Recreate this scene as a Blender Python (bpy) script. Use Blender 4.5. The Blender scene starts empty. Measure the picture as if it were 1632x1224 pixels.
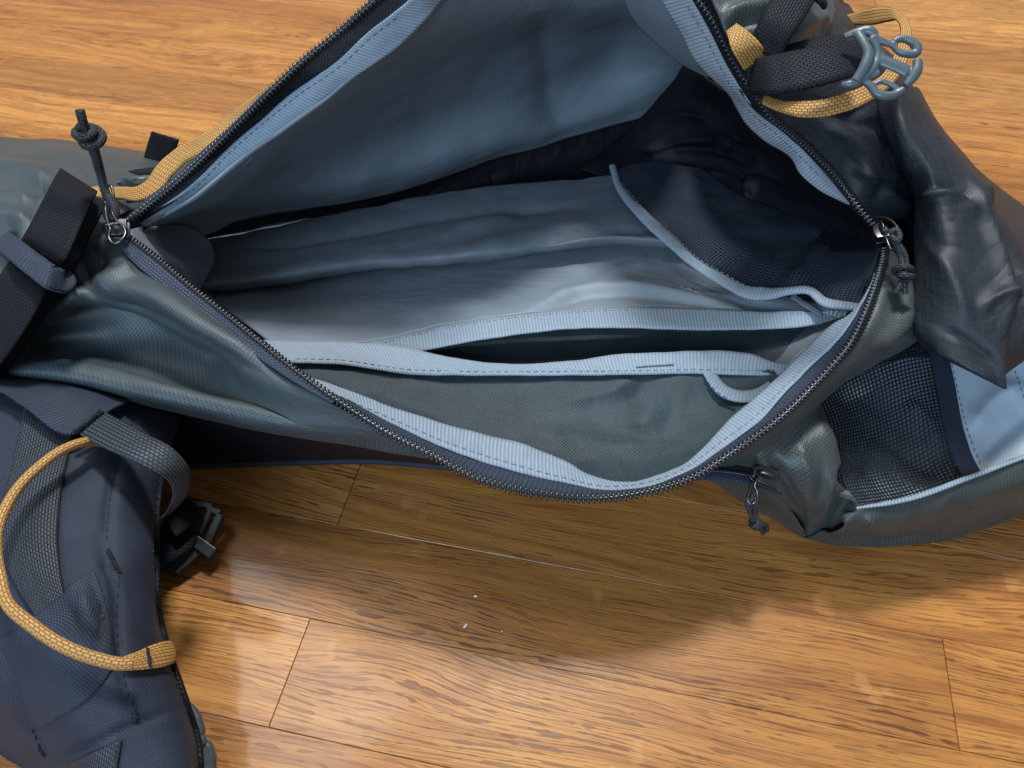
import bpy, math, random
import numpy as np
from mathutils import Vector, Matrix, noise
from mathutils.bvhtree import BVHTree

random.seed(7)
SC = bpy.context.scene
COL = SC.collection
R = math.radians

# ------------------------------------------------------------------ camera, world, lamps, exposure
CAM_H, PITCH, FPX, CX, CY = 0.40, R(50.5), 1228.0, 816.0, 612.0
cam = bpy.data.cameras.new('camera')
cam.sensor_fit = 'HORIZONTAL'; cam.sensor_width = 36.0; cam.lens = 36.0 * FPX / 1632.0
cam.clip_start = 0.01; cam.clip_end = 60.0
cam.dof.use_dof = True; cam.dof.focus_distance = 0.41; cam.dof.aperture_fstop = 17.0
camo = bpy.data.objects.new('camera', cam); COL.objects.link(camo)
camo.location = (0, 0, CAM_H); camo.rotation_euler = (math.pi / 2 - PITCH, 0, 0)
SC.camera = camo

world = bpy.data.worlds.new('World'); SC.world = world; world.use_nodes = True
bg = world.node_tree.nodes['Background']
bg.inputs[0].default_value = (0.80, 0.89, 1.0, 1); bg.inputs[1].default_value = 0.24

def lamp(name, kind, loc, target, energy, color, size=0.1, size_y=None):
    l = bpy.data.lights.new(name, kind); l.energy = energy; l.color = color
    if kind == 'AREA':
        l.shape = 'RECTANGLE'; l.size = size; l.size_y = size_y or size
    else:
        l.shadow_soft_size = size
    o = bpy.data.objects.new(name, l); COL.objects.link(o); o.location = loc
    o.rotation_euler = (Vector(target) - Vector(loc)).to_track_quat('-Z', 'Y').to_euler()
    return o
lamp('ceiling_lamp_far', 'AREA', (0.10, 1.36, 2.35), (0, .3, 0), 58, (0.95, 0.98, 1.0), 0.36)
lamp('ceiling_lamp_left', 'AREA', (-0.83, 0.906, 2.35), (0, .3, 0), 12, (1.0, 0.97, 0.92), 0.5, 0.8)
lamp('window_daylight', 'AREA', (-0.9, -1.7, 1.4), (0, .4, .1), 48, (0.54, 0.76, 1.0), 1.3, 1.1)

SC.view_settings.view_transform = 'Standard'; SC.view_settings.look = 'None'
SC.view_settings.exposure = 0.40; SC.view_settings.gamma = 1.0
SC.view_settings.use_curve_mapping = False

# ------------------------------------------------------------------ geometry helpers
SP, CP = math.sin(PITCH), math.cos(PITCH)
EYE = Vector((0, 0, CAM_H))
def ray(px, py):
    u, v = px - CX, py - CY
    return Vector((u, FPX * CP - v * SP, -(FPX * SP + v * CP)))
def lean(py, z):
    """the lifted flap leans towards the viewer: its free edge stands higher than its hinge"""
    a = min(1.0, max(0.0, (350 - py) / 350)); b = min(1.0, max(0.0, (z - .10) / .07))
    return z + .030 * a * b
def P(px, py, z):
    z = lean(py, z); d = ray(px, py); t = (z - CAM_H) / d.z
    return EYE + d * t
def W(p):
    """control point: (px, py, height) or (x, y, z, 'w') in metres, or a Vector"""
    if isinstance(p, Vector): return p
    if len(p) == 4: return Vector(p[:3])
    return P(*p)
def proj(p):
    x, y, z = p[0], p[1], p[2] - CAM_H
    dep = y * CP - z * SP; up = y * SP + z * CP
    return CX + FPX * x / dep, CY - FPX * up / dep

def spl(pts, n, t=None, at=None):
    p = np.asarray(pts, float); m = len(p); fl = p.reshape(m, -1)
    if t is None:
        d = np.linalg.norm(np.diff(fl, axis=0), axis=1) + 1e-9
        t = np.concatenate([[0], np.cumsum(d)])
    else:
        t = np.asarray(t, float); d = np.diff(t)
    s = np.diff(fl, axis=0) / d[:, None]
    tan = np.empty_like(fl); tan[0] = s[0]; tan[-1] = s[-1]
    if m > 2:
        tan[1:-1] = (s[1:] * d[:-1, None] + s[:-1] * d[1:, None]) / (d[1:] + d[:-1])[:, None]
    q = np.linspace(0, t[-1], n) if at is None else np.asarray(at) * t[-1]
    i = np.clip(np.searchsorted(t, q, 'right') - 1, 0, m - 2)
    h = d[i][:, None]; x = ((q - t[i])[:, None]) / h
    r = ((2*x**3 - 3*x**2 + 1) * fl[i] + (x**3 - 2*x**2 + x) * h * tan[i]
         + (-2*x**3 + 3*x**2) * fl[i + 1] + (x**3 - x**2) * h * tan[i + 1])
    return r.reshape((len(q),) + p.shape[1:])
def path(pts, n):
    return spl([tuple(W(p)) for p in pts], n)

def tag(o, label=None, cat=None, group=None, kind=None):
    if label: o['label'] = label
    if cat: o['category'] = cat
    if group: o['group'] = group
    if kind: o['kind'] = kind
    return o
def link(name, me, mats, parent, smooth=True):
    o = bpy.data.objects.new(name, me); COL.objects.link(o)
    for m in (mats if isinstance(mats, (list, tuple)) else [mats]): me.materials.append(m)
    if smooth: me.polygons.foreach_set('use_smooth', [True] * len(me.polygons))
    if parent is not None: o.parent = parent
    return o

class Surf:
    def __init__(s, o, v, f): s.o = o; s.bvh = BVHTree.FromPolygons([tuple(x) for x in v], f)
    def hit(s, px, py, lift=0.0):
        d = ray(px, py).normalized()
        h = s.bvh.ray_cast(EYE, d)
        if h[0] is None:
            h = s.bvh.find_nearest(EYE + d * 0.36)
            # nearest along the ray: iterate a little
            q = EYE + d * 0.36
            for _ in range(12):
                h = s.bvh.find_nearest(q); q = EYE + d * max(0.05, (h[0] - EYE).dot(d))
            h = (q, h[1])
        n = h[1]
        if n.dot(d) > 0: n = -n
        return h[0] + n * lift
    def along(s, pts, lift=0.0, n=24):
        q = spl([(a[0], a[1]) for a in pts], n)
        return [s.hit(a[0], a[1], lift) for a in q]

def nz(p, sc, seed=0.0):
    return noise.noise(Vector((p[0] * sc + seed, p[1] * sc + seed * 1.7, p[2] * sc - seed)))

def loft(name, rows, mat, parent, nu=60, nv=30, thick=0.0010, wob=0.0, wsc=40.0, folds=(), back=None, rot=False, hide_side=1):
    rw = [path(r, nu) for r in rows]
    a = np.array(rw)                                            # rows, nu, 3
    d = np.linalg.norm(np.diff(a, axis=0), axis=2).mean(axis=1) + 1e-6
    t = np.concatenate([[0], np.cumsum(d)])
    g = spl(a, nv, t=t)                                         # nv, nu, 3
    # normals facing the camera
    du = np.gradient(g, axis=1); dv = np.gradient(g, axis=0)
    nr = np.cross(du, dv); nr /= (np.linalg.norm(nr, axis=2, keepdims=True) + 1e-12)
    view = np.array([0, 0, CAM_H]) - g
    flip = np.sign((nr * view).sum(axis=2).mean()) or 1.0
    nr = nr * flip
    if folds or wob:
        dep = g[..., 1] * CP - (g[..., 2] - CAM_H) * SP; up = g[..., 1] * SP + (g[..., 2] - CAM_H) * CP
        px = CX + FPX * g[..., 0] / dep; py = CY - FPX * up / dep
        disp = np.zeros(px.shape)
        for fo in folds:
            pts, amp, sig = fo[0], fo[1], fo[2]
            q = spl(pts, 160).astype(np.float32)
            dx = px[..., None].astype(np.float32) - q[:, 0]; dy = py[..., None].astype(np.float32) - q[:, 1]
            dd = dx * dx + dy * dy; k = dd.argmin(axis=2); dm = np.take_along_axis(dd, k[..., None], 2)[..., 0]
            s = k / 159.0; tp = np.clip(np.minimum(s, 1 - s) * 5.0, 0.0, 1.0) if len(fo) < 4 else 1.0
            prof = np.exp(-np.sqrt(dm + 4.0) / sig) * .5 + np.exp(-dm / (2 * sig * sig)) * .5
            disp += amp * prof * tp
        g = g + nr * disp[..., None]
        if wob:
            w = np.empty(px.shape)
            sd = (hash(name) % 97) * 0.0 + len(name) * 1.37
            for i in range(nv):
                for j in range(nu):
                    p = g[i, j]; w[i, j] = nz(p, wsc, sd) + .5 * nz(p, wsc * 2.3, sd + 5)
            g = g + nr * (w * wob)[..., None]
    ul = np.concatenate([[0], np.cumsum(np.linalg.norm(np.diff(g, axis=1), axis=2).mean(axis=0))])
    vl = np.concatenate([[0], np.cumsum(np.linalg.norm(np.diff(g, axis=0), axis=2).mean(axis=1))])
    V = g.reshape(-1, 3).tolist()
    Fc = []; UV = []
    for i in range(nv - 1):
        for j in range(nu - 1):
            q = [(i, j), (i, j + 1), (i + 1, j + 1), (i + 1, j)]
            if flip < 0: q.reverse()
            Fc.append([a_ * nu + b_ for a_, b_ in q])
            UV += [((vl[a_], ul[b_]) if rot else (ul[b_], vl[a_])) for a_, b_ in q]
    me = bpy.data.meshes.new(name); me.from_pydata(V, [], Fc)
    uv = me.uv_layers.new(name='uv'); uv.data.foreach_set('uv', np.array(UV, float).ravel())
    o = link(name, me, [mat, back] if back else mat, parent)
    if thick:
        m = o.modifiers.new('thickness', 'SOLIDIFY'); m.thickness = thick; m.offset = -1
        if back: m.material_offset = 1
    return Surf(o, V, Fc)

def strip(name, pts, w, mat, parent, n=60, nv=7, thick=0.0012, tilt=0.0, crown=0.0, wob=0.0, wsc=60, rot=False):
    """flat webbing: pts are (px, py, z[, width px]); edges are offset square to the path"""
    q = spl([(p[0], p[1], p[2], (p[3] if len(p) > 3 else w)) for p in pts], n)
    tx = np.gradient(q[:, 0]); ty = np.gradient(q[:, 1]); L = np.hypot(tx, ty) + 1e-9
    nx, ny = -ty / L, tx / L
    rows = []
    for k in np.linspace(-.5, .5, nv):
        rows.append([(q[i, 0] + nx[i] * q[i, 3] * k, q[i, 1] + ny[i] * q[i, 3] * k,
                      q[i, 2] + tilt * k + crown * (1 - 4 * k * k)) for i in range(n)])
    return loft(name, rows, mat, parent, nu=n, nv=nv, thick=thick, wob=wob, wsc=wsc, rot=rot)

class MB:
    def __init__(s): s.v = []; s.f = []; s.uv = []
    def add(s, V, Fc, UV=None):
        b = len(s.v); s.v += [tuple(x) for x in V]
        for k, f in enumerate(Fc):
            s.f.append([b + i for i in f])
            s.uv += (UV[k] if UV else [(0, 0)] * len(f))
    def box(s, c, ax, ay, az, sx, sy, sz):
        V = []
        for i in (-.5, .5):
            for j in (-.5, .5):
                for k in (-.5, .5): V.append(c + ax * (i * sx) + ay * (j * sy) + az * (k * sz))
        s.add(V, [(0, 1, 3, 2), (4, 6, 7, 5), (0, 4, 5, 1), (2, 3, 7, 6), (0, 2, 6, 4), (1, 5, 7, 3)])
    def ell(s, c, ax, ay, az, rx, ry, rz, nu=8, nv=5):
        V = [c + az * rz]; Fc = []
        for i in range(1, nv):
            a = math.pi * i / nv
            for j in range(nu):
                b = 2 * math.pi * j / nu
                V.append(c + ax * (rx * math.sin(a) * math.cos(b)) + ay * (ry * math.sin(a) * math.sin(b)) + az * (rz * math.cos(a)))
        V.append(c - az * rz); last = len(V) - 1
        for j in range(nu):
            Fc.append((0, 1 + j, 1 + (j + 1) % nu))
            for i in range(nv - 2):
                a0 = 1 + i * nu; Fc.append((a0 + j, a0 + nu + j, a0 + nu + (j + 1) % nu, a0 + (j + 1) % nu))
            a0 = 1 + (nv - 2) * nu; Fc.append((a0 + j, last, a0 + (j + 1) % nu))
        s.add(V, Fc)
    def tube(s, pts, r, seg=10, n=None, flat=1.0, up=None, closed=False):
        q = [tuple(W(p)) for p in pts]
        if closed: q = q + [q[0]]
        n = n or max(8, len(q) * 5)
        c = spl(q, n); rr = spl([[x] for x in r], n)[:, 0] if isinstance(r, (list, tuple)) else [r] * n
        tg = np.gradient(c, axis=0)
        if closed: tg[0] = tg[-1] = c[1] - c[-2]
        nrm = None; V = []; L = 0.0; Ls = []
        for i in range(n):
            T = Vector(tg[i]).normalized()
            if up is not None: nrm = (Vector(up) - T * Vector(up).dot(T)).normalized()
            elif nrm is None:
                a = Vector((0, 0, 1)) if abs(T.z) < .9 else Vector((1, 0, 0)); nrm = (a - T * a.dot(T)).normalized()
            else: nrm = (nrm - T * nrm.dot(T)).normalized()
            b = T.cross(nrm)
            if i: L += float(np.linalg.norm(c[i] - c[i - 1]))
            Ls.append(L)
            for k in range(seg):
                a = 2 * math.pi * k / seg
                V.append(Vector(c[i]) + nrm * (rr[i] * flat * math.cos(a)) + b * (rr[i] * math.sin(a)))
        Fc = []; UV = []
        circ = 2 * math.pi * float(np.mean(rr))
        for i in range(n - 1):
            for k in range(seg):
                k2 = (k + 1) % seg
                Fc.append((i * seg + k, i * seg + k2, (i + 1) * seg + k2, (i + 1) * seg + k))
                UV.append([(Ls[i], circ * k / seg), (Ls[i], circ * (k + 1) / seg), (Ls[i + 1], circ * (k + 1) / seg), (Ls[i + 1], circ * k / seg)])
        if not closed:
            Fc.append(tuple(range(seg))[::-1]); UV.append([(0, 0)] * seg)
            Fc.append(tuple((n - 1) * seg + k for k in range(seg))); UV.append([(0, 0)] * seg)
        s.add(V, Fc, UV); return s
    def prism(s, poly, az, th):
        n = len(poly); V = [Vector(p) + az * (th / 2) for p in poly] + [Vector(p) - az * (th / 2) for p in poly]
        s.add(V, [tuple(range(n)), tuple(range(2 * n - 1, n - 1, -1))] + [(i, i + n, (i + 1) % n + n, (i + 1) % n) for i in range(n)])
    def build(s, name, mat, parent, smooth=True, bevel=0, remesh=0):
        me = bpy.data.meshes.new(name); me.from_pydata(s.v, [], s.f)
        uv = me.uv_layers.new(name='uv'); uv.data.foreach_set('uv', np.array(s.uv, float).ravel())
        o = link(name, me, mat, parent, smooth)
        if bevel:
            m = o.modifiers.new('bevel', 'BEVEL'); m.width = bevel; m.segments = 3; m.limit_method = 'ANGLE'
        if remesh:
            m = o.modifiers.new('remesh', 'REMESH'); m.mode = 'VOXEL'; m.voxel_size = remesh; m.use_smooth_shade = True
            m = o.modifiers.new('smooth', 'SMOOTH'); m.factor = .5; m.iterations = 2
        return o

def stitches(name, pts, mat, parent, length=.0026, gap=.0016, r=.00024):
    c = spl([tuple(p) for p in pts], 200)
    L = np.concatenate([[0], np.cumsum(np.linalg.norm(np.diff(c, axis=0), axis=1))])
    mb = MB(); s = 0.0
    while s + length < L[-1]:
        a = Vector([np.interp(s, L, c[:, k]) for k in range(3)]); b = Vector([np.interp(s + length, L, c[:, k]) for k in range(3)])
        T = (b - a).normalized(); n = (EYE - a).normalized(); n = (n - T * n.dot(T)).normalized()
        mb.ell((a + b) / 2, T, T.cross(n), n, length * .55, r * 1.2, r, 6, 4)
        s += length + gap
    return tag(mb.build(name, mat, parent), kind='stuff')

def bartack(pts, mat, parent, w=.0016, name='bartack'):
    """dense zigzag stitching along a short line"""
    c = spl([tuple(p) for p in pts], 60); mb = MB(); k = 0
    L = np.concatenate([[0], np.cumsum(np.linalg.norm(np.diff(c, axis=0), axis=1))]); s = 0
    while s < L[-1]:
        a = Vector([np.interp(s, L, c[:, i]) for i in range(3)]); b = Vector([np.interp(min(s + .0004, L[-1]), L, c[:, i]) for i in range(3)])
        T = (b - a).normalized() if (b - a).length > 0 else Vector((1, 0, 0)); n = (EYE - a).normalized(); n = (n - T * n.dot(T)).normalized()
        sd = (T.cross(n) + T * random.uniform(-.5, .5)).normalized()
        mb.ell(a, sd, T, n, w * random.uniform(.8, 1.1), .0003, .0004, 6, 4); s += .0006
    return tag(mb.build(name, mat, parent), kind='stuff')

# ------------------------------------------------------------------ materials
class NT:
    def __init__(s, name):
        s.m = bpy.data.materials.new(name); s.m.use_nodes = True; s.t = s.m.node_tree
        s.b = s.t.nodes['Principled BSDF']
    def n(s, typ, **kw):
        nd = s.t.nodes.new(typ)
        for k, v in kw.items():
            if k[0] == '_': setattr(nd, k[1:], v)
        return nd
    def set(s, inp, val):
        if hasattr(val, 'is_output') or isinstance(val, bpy.types.NodeSocket): s.t.links.new(val, inp)
        else: inp.default_value = val
    def math(s, op, a, b=None, c=None, clamp=False):
        nd = s.t.nodes.new('ShaderNodeMath'); nd.operation = op; nd.use_clamp = clamp
        s.set(nd.inputs[0], a)
        if b is not None: s.set(nd.inputs[1], b)
        if c is not None: s.set(nd.inputs[2], c)
        return nd.outputs[0]
    def uv(s):
        nd = s.t.nodes.new('ShaderNodeTexCoord'); return nd.outputs['UV']
    def xyz(s, v):
        nd = s.t.nodes.new('ShaderNodeSeparateXYZ'); s.set(nd.inputs[0], v); return nd.outputs
    def comb(s, x, y, z=0.0):
        nd = s.t.nodes.new('ShaderNodeCombineXYZ')
        for i, v in enumerate((x, y, z)): s.set(nd.inputs[i], v)
        return nd.outputs[0]
    def noise(s, vec, scale, detail=3, rough=.5, dist=0.0):
        nd = s.t.nodes.new('ShaderNodeTexNoise'); s.set(nd.inputs['Vector'], vec)
        nd.inputs['Scale'].default_value = scale; nd.inputs['Detail'].default_value = detail
        nd.inputs['Roughness'].default_value = rough; nd.inputs['Distortion'].default_value = dist
        return nd.outputs['Fac']
    def mix(s, f, a, b):
        nd = s.t.nodes.new('ShaderNodeMix'); nd.data_type = 'RGBA'
        s.set(nd.inputs[0], f)
        s.set(nd.inputs[6], a if not isinstance(a, tuple) else (*a, 1)); s.set(nd.inputs[7], b if not isinstance(b, tuple) else (*b, 1))
        return nd.outputs[2]
    def ramp(s, f, lo, hi):
        nd = s.t.nodes.new('ShaderNodeMapRange'); s.set(nd.inputs[0], f)
        nd.inputs[1].default_value = lo; nd.inputs[2].default_value = hi
        return nd.outputs[0]
    def bump(s, h, dist, strength=1.0, nrm=None):
        nd = s.t.nodes.new('ShaderNodeBump'); s.set(nd.inputs['Height'], h)
        nd.inputs['Distance'].default_value = dist; nd.inputs['Strength'].default_value = strength
        if nrm is not None: s.set(nd.inputs['Normal'], nrm)
        return nd.outputs[0]
    def fin(s, color, rough, spec=.5, normal=None, metal=0.0, sheen=0.0, coat=0.0, coat_r=.1, alpha=None):
        b = s.b
        s.set(b.inputs['Base Color'], (*color, 1) if isinstance(color, tuple) else color)
        s.set(b.inputs['Roughness'], rough); b.inputs['Specular IOR Level'].default_value = spec
        b.inputs['Metallic'].default_value = metal; b.inputs['Sheen Weight'].default_value = sheen
        b.inputs['Sheen Roughness'].default_value = .4
        b.inputs['Coat Weight'].default_value = coat; b.inputs['Coat Roughness'].default_value = coat_r
        if normal is not None: s.set(b.inputs['Normal'], normal)
        if alpha is not None: s.set(b.inputs['Alpha'], alpha)
        return s.m

def sinw(t, x, period, ph=0.0):
    return t.math('SINE', t.math('ADD', t.math('MULTIPLY', x, 2 * math.pi / period), ph))

def fabric(name, col, col2, period=.0009, rough=.5, spec=.5, sheen=.2, rip=None, ripcol=None, bumpd=.00012, wr=.0006, rib=0.0, crumple=0.0, cscale=26):
    """coated woven cloth: fine warp and weft, soft crinkle, optional ripstop threads"""
    t = NT(name); u, v, _ = t.xyz(t.uv())
    a = sinw(t, u, period); b = sinw(t, v, period * .62)
    w = t.math('MULTIPLY', a, b)
    if rib: w = t.math('ADD', t.math('MULTIPLY', w, 1 - rib), t.math('MULTIPLY', a, rib))
    uvw = t.comb(u, v)
    big = t.noise(uvw, 60, 3); fine = t.noise(uvw, 900, 2)
    f = t.math('ADD', t.math('MULTIPLY', w, .55), t.math('ADD', t.math('MULTIPLY', big, .6), t.math('MULTIPLY', fine, .25)))
    c = t.mix(t.ramp(f, .1, .8), col, col2)
    h = t.math('ADD', w, t.math('MULTIPLY', fine, .8))
    if rip:
        l1 = t.math('GREATER_THAN', sinw(t, t.math('ADD', u, t.math('MULTIPLY', fine, .0003)), rip), .986)
        l2 = t.math('GREATER_THAN', sinw(t, t.math('ADD', v, t.math('MULTIPLY', fine, .0003)), rip), .986)
        l = t.math('MULTIPLY', t.math('MAXIMUM', l1, l2), t.ramp(t.noise(uvw, 300, 2), .35, .65))
        c = t.mix(t.math('MULTIPLY', l, .8), c, ripcol); h = t.math('ADD', h, t.math('MULTIPLY', l, 2.0))
    n = t.bump(h, bumpd, .8)
    n2 = t.bump(t.noise(uvw, 110, 4, .55, .6), wr, 1.0, n)
    if crumple:
        k1 = t.math('ABSOLUTE', t.math('SUBTRACT', t.noise(uvw, cscale, 2, .45, .5), .5))
        k2 = t.math('ABSOLUTE', t.math('SUBTRACT', t.noise(uvw, cscale * 2.1, 1, .4, .8), .5))
        n2 = t.bump(t.math('ADD', k1, t.math('MULTIPLY', k2, .35)), crumple, 1.0, n2)
    return t.fin(c, rough, spec, n2, sheen=sheen)

def webbing(name, col, col2, pw=.0022, ph=.0011, rough=.55, spec=.4, bd=.0004, sheen=.15):
    """brick-like weave of nylon webbing in metres of uv"""
    t = NT(name); uv = t.uv()
    br = t.n('ShaderNodeTexBrick'); t.t.links.new(uv, br.inputs['Vector'])
    br.inputs['Color1'].default_value = (1, 1, 1, 1); br.inputs['Color2'].default_value = (.8, .8, .8, 1); br.inputs['Mortar'].default_value = (0, 0, 0, 1)
    br.inputs['Scale'].default_value = 1.0; br.inputs['Mortar Size'].default_value = ph * .22
    br.inputs['Mortar Smooth'].default_value = 1.0; br.inputs['Brick Width'].default_value = pw; br.inputs['Row Height'].default_value = ph
    f = br.outputs['Color']
    g = t.noise(uv, 1500, 2)
    c = t.mix(t.math('MULTIPLY', f, t.ramp(g, .1, .7)), col, col2)
    return t.fin(c, rough, spec, t.bump(f, bd, 1.0), sheen=sheen)

def ribbed(name, col, col2, period=.0014, rough=.6, spec=.35, sheen=.3):
    """grosgrain: ribs across the tape (uv x runs along it)"""
    t = NT(name); u, v, _ = t.xyz(t.uv())
    g = t.noise(t.comb(u, v), 240, 3)
    r = sinw(t, t.math('ADD', u, t.math('MULTIPLY', g, .0006)), period)
    c = t.mix(t.ramp(t.math('ADD', r, t.math('MULTIPLY', g, 1.5)), -1.0, 1.9), col, col2)
    return t.fin(c, rough, spec, t.bump(r, .00016, .8), sheen=sheen)

def plain(name, col, rough=.4, spec=.5, metal=0.0, var=.25, sc=400, bump=0.0, coat=0.0):
    t = NT(name); tc = t.n('ShaderNodeTexCoord').outputs['Object']
    g = t.noise(tc, sc, 3)
    c = t.mix(g, tuple(x * (1 - var) for x in col), tuple(min(1, x * (1 + var)) for x in col))
    return t.fin(c, t.math('ADD', rough - .08, t.math('MULTIPLY', g, .16)), spec, t.bump(g, bump, 1.0) if bump else None, metal=metal, coat=coat)

def mesh_cloth(name, col, p=.0021, hole=.5):
    t = NT(name); u, v, _ = t.xyz(t.uv())
    a = t.math('MULTIPLY', sinw(t, u, p), sinw(t, v, p * 1.0))
    g = t.noise(t.comb(u, v), 150, 2)
    open_ = t.math('GREATER_THAN', t.math('ADD', t.math('ABSOLUTE', a), t.math('MULTIPLY', t.math('SUBTRACT', g, .5), .1)), hole)
    al = t.math('SUBTRACT', 1.0, open_)
    return t.fin(col, .6, .08, t.bump(a, .0003, .5), alpha=al)

def wood():
    t = NT('oak_boards'); tc = t.n('ShaderNodeTexCoord').outputs['Object']
    oi = t.n('ShaderNodeObjectInfo').outputs['Random']
    x, y, z = t.xyz(tc)
    ox = t.math('MULTIPLY', oi, 37.0); oy = t.math('MULTIPLY', oi, 11.0)
    X = t.math('ADD', x, ox); Y = t.math('ADD', y, oy)
    # growth rings: long cathedral arches that wander along the board
    w1 = t.noise(t.comb(t.math('MULTIPLY', X, 2.6), t.math('MULTIPLY', Y, 16.0), oi), 1.0, 2, .45, .3)
    w2 = t.noise(t.comb(t.math('MULTIPLY', X, 14.0), t.math('MULTIPLY', Y, 90.0), oi), 1.0, 3, .6)
    ring = t.math('SINE', t.math('ADD', t.math('MULTIPLY', w1, 62.0), t.math('ADD', t.math('MULTIPLY', w2, 3.2), t.math('MULTIPLY', Y, 260.0))))
    ring = t.ramp(ring, -1.0, 1.0)
    # open pores: rows of short dark dashes lying along the grain
    Yw = t.math('ADD', Y, t.math('MULTIPLY', w1, .05))
    def dashes(row_h, freq, thick, cover, seed):
        warp = t.noise(t.comb(t.math('MULTIPLY', X, 30.0), t.math('MULTIPLY', Yw, 300.0), seed), 1.0, 2, .5)
        rr = t.math('ADD', t.math('DIVIDE', Yw, row_h), t.math('MULTIPLY', warp, 1.6))
        row = t.math('FLOOR', rr); fr = t.math('ABSOLUTE', t.math('SUBTRACT', t.math('SUBTRACT', rr, row), .5))
        on = t.noise(t.comb(t.math('ADD', t.math('MULTIPLY', X, freq), t.math('MULTIPLY', row, 13.71)), t.math('MULTIPLY', row, 7.37), oi), 1.0, 2, .6)
        width = t.math('MULTIPLY', t.ramp(on, cover, cover + .16), thick, clamp=True)
        nd = t.t.nodes.new('ShaderNodeMapRange'); t.set(nd.inputs[0], t.math('SUBTRACT', width, fr)); nd.inputs[1].default_value = -.04; nd.inputs[2].default_value = .04
        return nd.outputs[0]
    p2 = t.noise(t.comb(t.math('MULTIPLY', X, 16.0), t.math('MULTIPLY', Yw, 1500.0), oi), 1.0, 4, .6)
    p3 = t.noise(t.comb(t.math('MULTIPLY', X, 5.0), t.math('MULTIPLY', Yw, 260.0), oi), 1.0, 3, .6)
    patch = t.ramp(t.noise(t.comb(t.math('MULTIPLY', X, 7.0), t.math('MULTIPLY', Yw, 40.0), oi), 1.0, 2, .5), .32, .55)
    pore = t.math('MAXIMUM', t.math('MULTIPLY', dashes(.0026, 62.0, .17, .43, 3.1), patch), t.math('MULTIPLY', dashes(.0012, 55.0, .24, .48, 9.7), .6), clamp=True)
    fleck = t.noise(t.comb(t.math('MULTIPLY', X, 60.0), t.math('MULTIPLY', Y, 38.0), oi), 1.0, 2, .5)
    tone = t.noise(t.comb(t.math('MULTIPLY', X, 5.0), t.math('MULTIPLY', Y, 30.0), oi), 1.0, 3, .5)
    r2 = t.math('FRACT', t.math('MULTIPLY', oi, 17.3))
    light = t.mix(r2, (.53, .255, .064), (.45, .182, .040))
    dark = t.mix(r2, (.28, .108, .024), (.225, .074, .016))
    f = t.math('ADD', t.math('MULTIPLY', t.math('POWER', ring, 2.0), .34), t.math('ADD', t.math('MULTIPLY', t.ramp(p2, .35, .7), .34), t.math('MULTIPLY', t.ramp(p3, .38, .66), .46)))
    c = t.mix(f, light, dark)
    hs = t.n('ShaderNodeHueSaturation'); t.set(hs.inputs['Color'], c); t.set(hs.inputs['Value'], t.math('ADD', .84, t.math('MULTIPLY', t.math('FRACT', t.math('MULTIPLY', oi, 41.7)), .42))); c = hs.outputs[0]
    c = t.mix(t.math('MULTIPLY', t.ramp(tone, .35, .75), .4), c, (.36, .13, .03))
    c = t.mix(t.math('MULTIPLY', t.ramp(fleck, .66, .74), .25, clamp=True), c, (.56, .30, .10))
    c = t.mix(t.math('MULTIPLY', pore, t.math('ADD', .55, t.math('MULTIPLY', t.math('FRACT', t.math('MULTIPLY', oi, 7.7)), .35))), c, (.085, .028, .010))
    edge = t.math('SUBTRACT', .5 * 0.1417 * CAM_H, t.math('ABSOLUTE', y))
    wear = t.math('MULTIPLY', t.ramp(t.noise(t.comb(t.math('MULTIPLY', X, 24.0), t.math('MULTIPLY', Y, 60.0), oi), 1.0, 4, .65), .57, .72), t.ramp(edge, .0016, .0004), clamp=True)
    c = t.mix(t.math('MULTIPLY', wear, .5), c, (.50, .43, .35))
    rough = t.math('ADD', .30, t.math('MULTIPLY', t.noise(tc, 30, 3), .14))
    h = t.math('SUBTRACT', t.math('MULTIPLY', p2, .2), pore)
    return t.fin(c, rough, .28, t.bump(h, .00025, .7), coat=.22, coat_r=.10)

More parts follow.
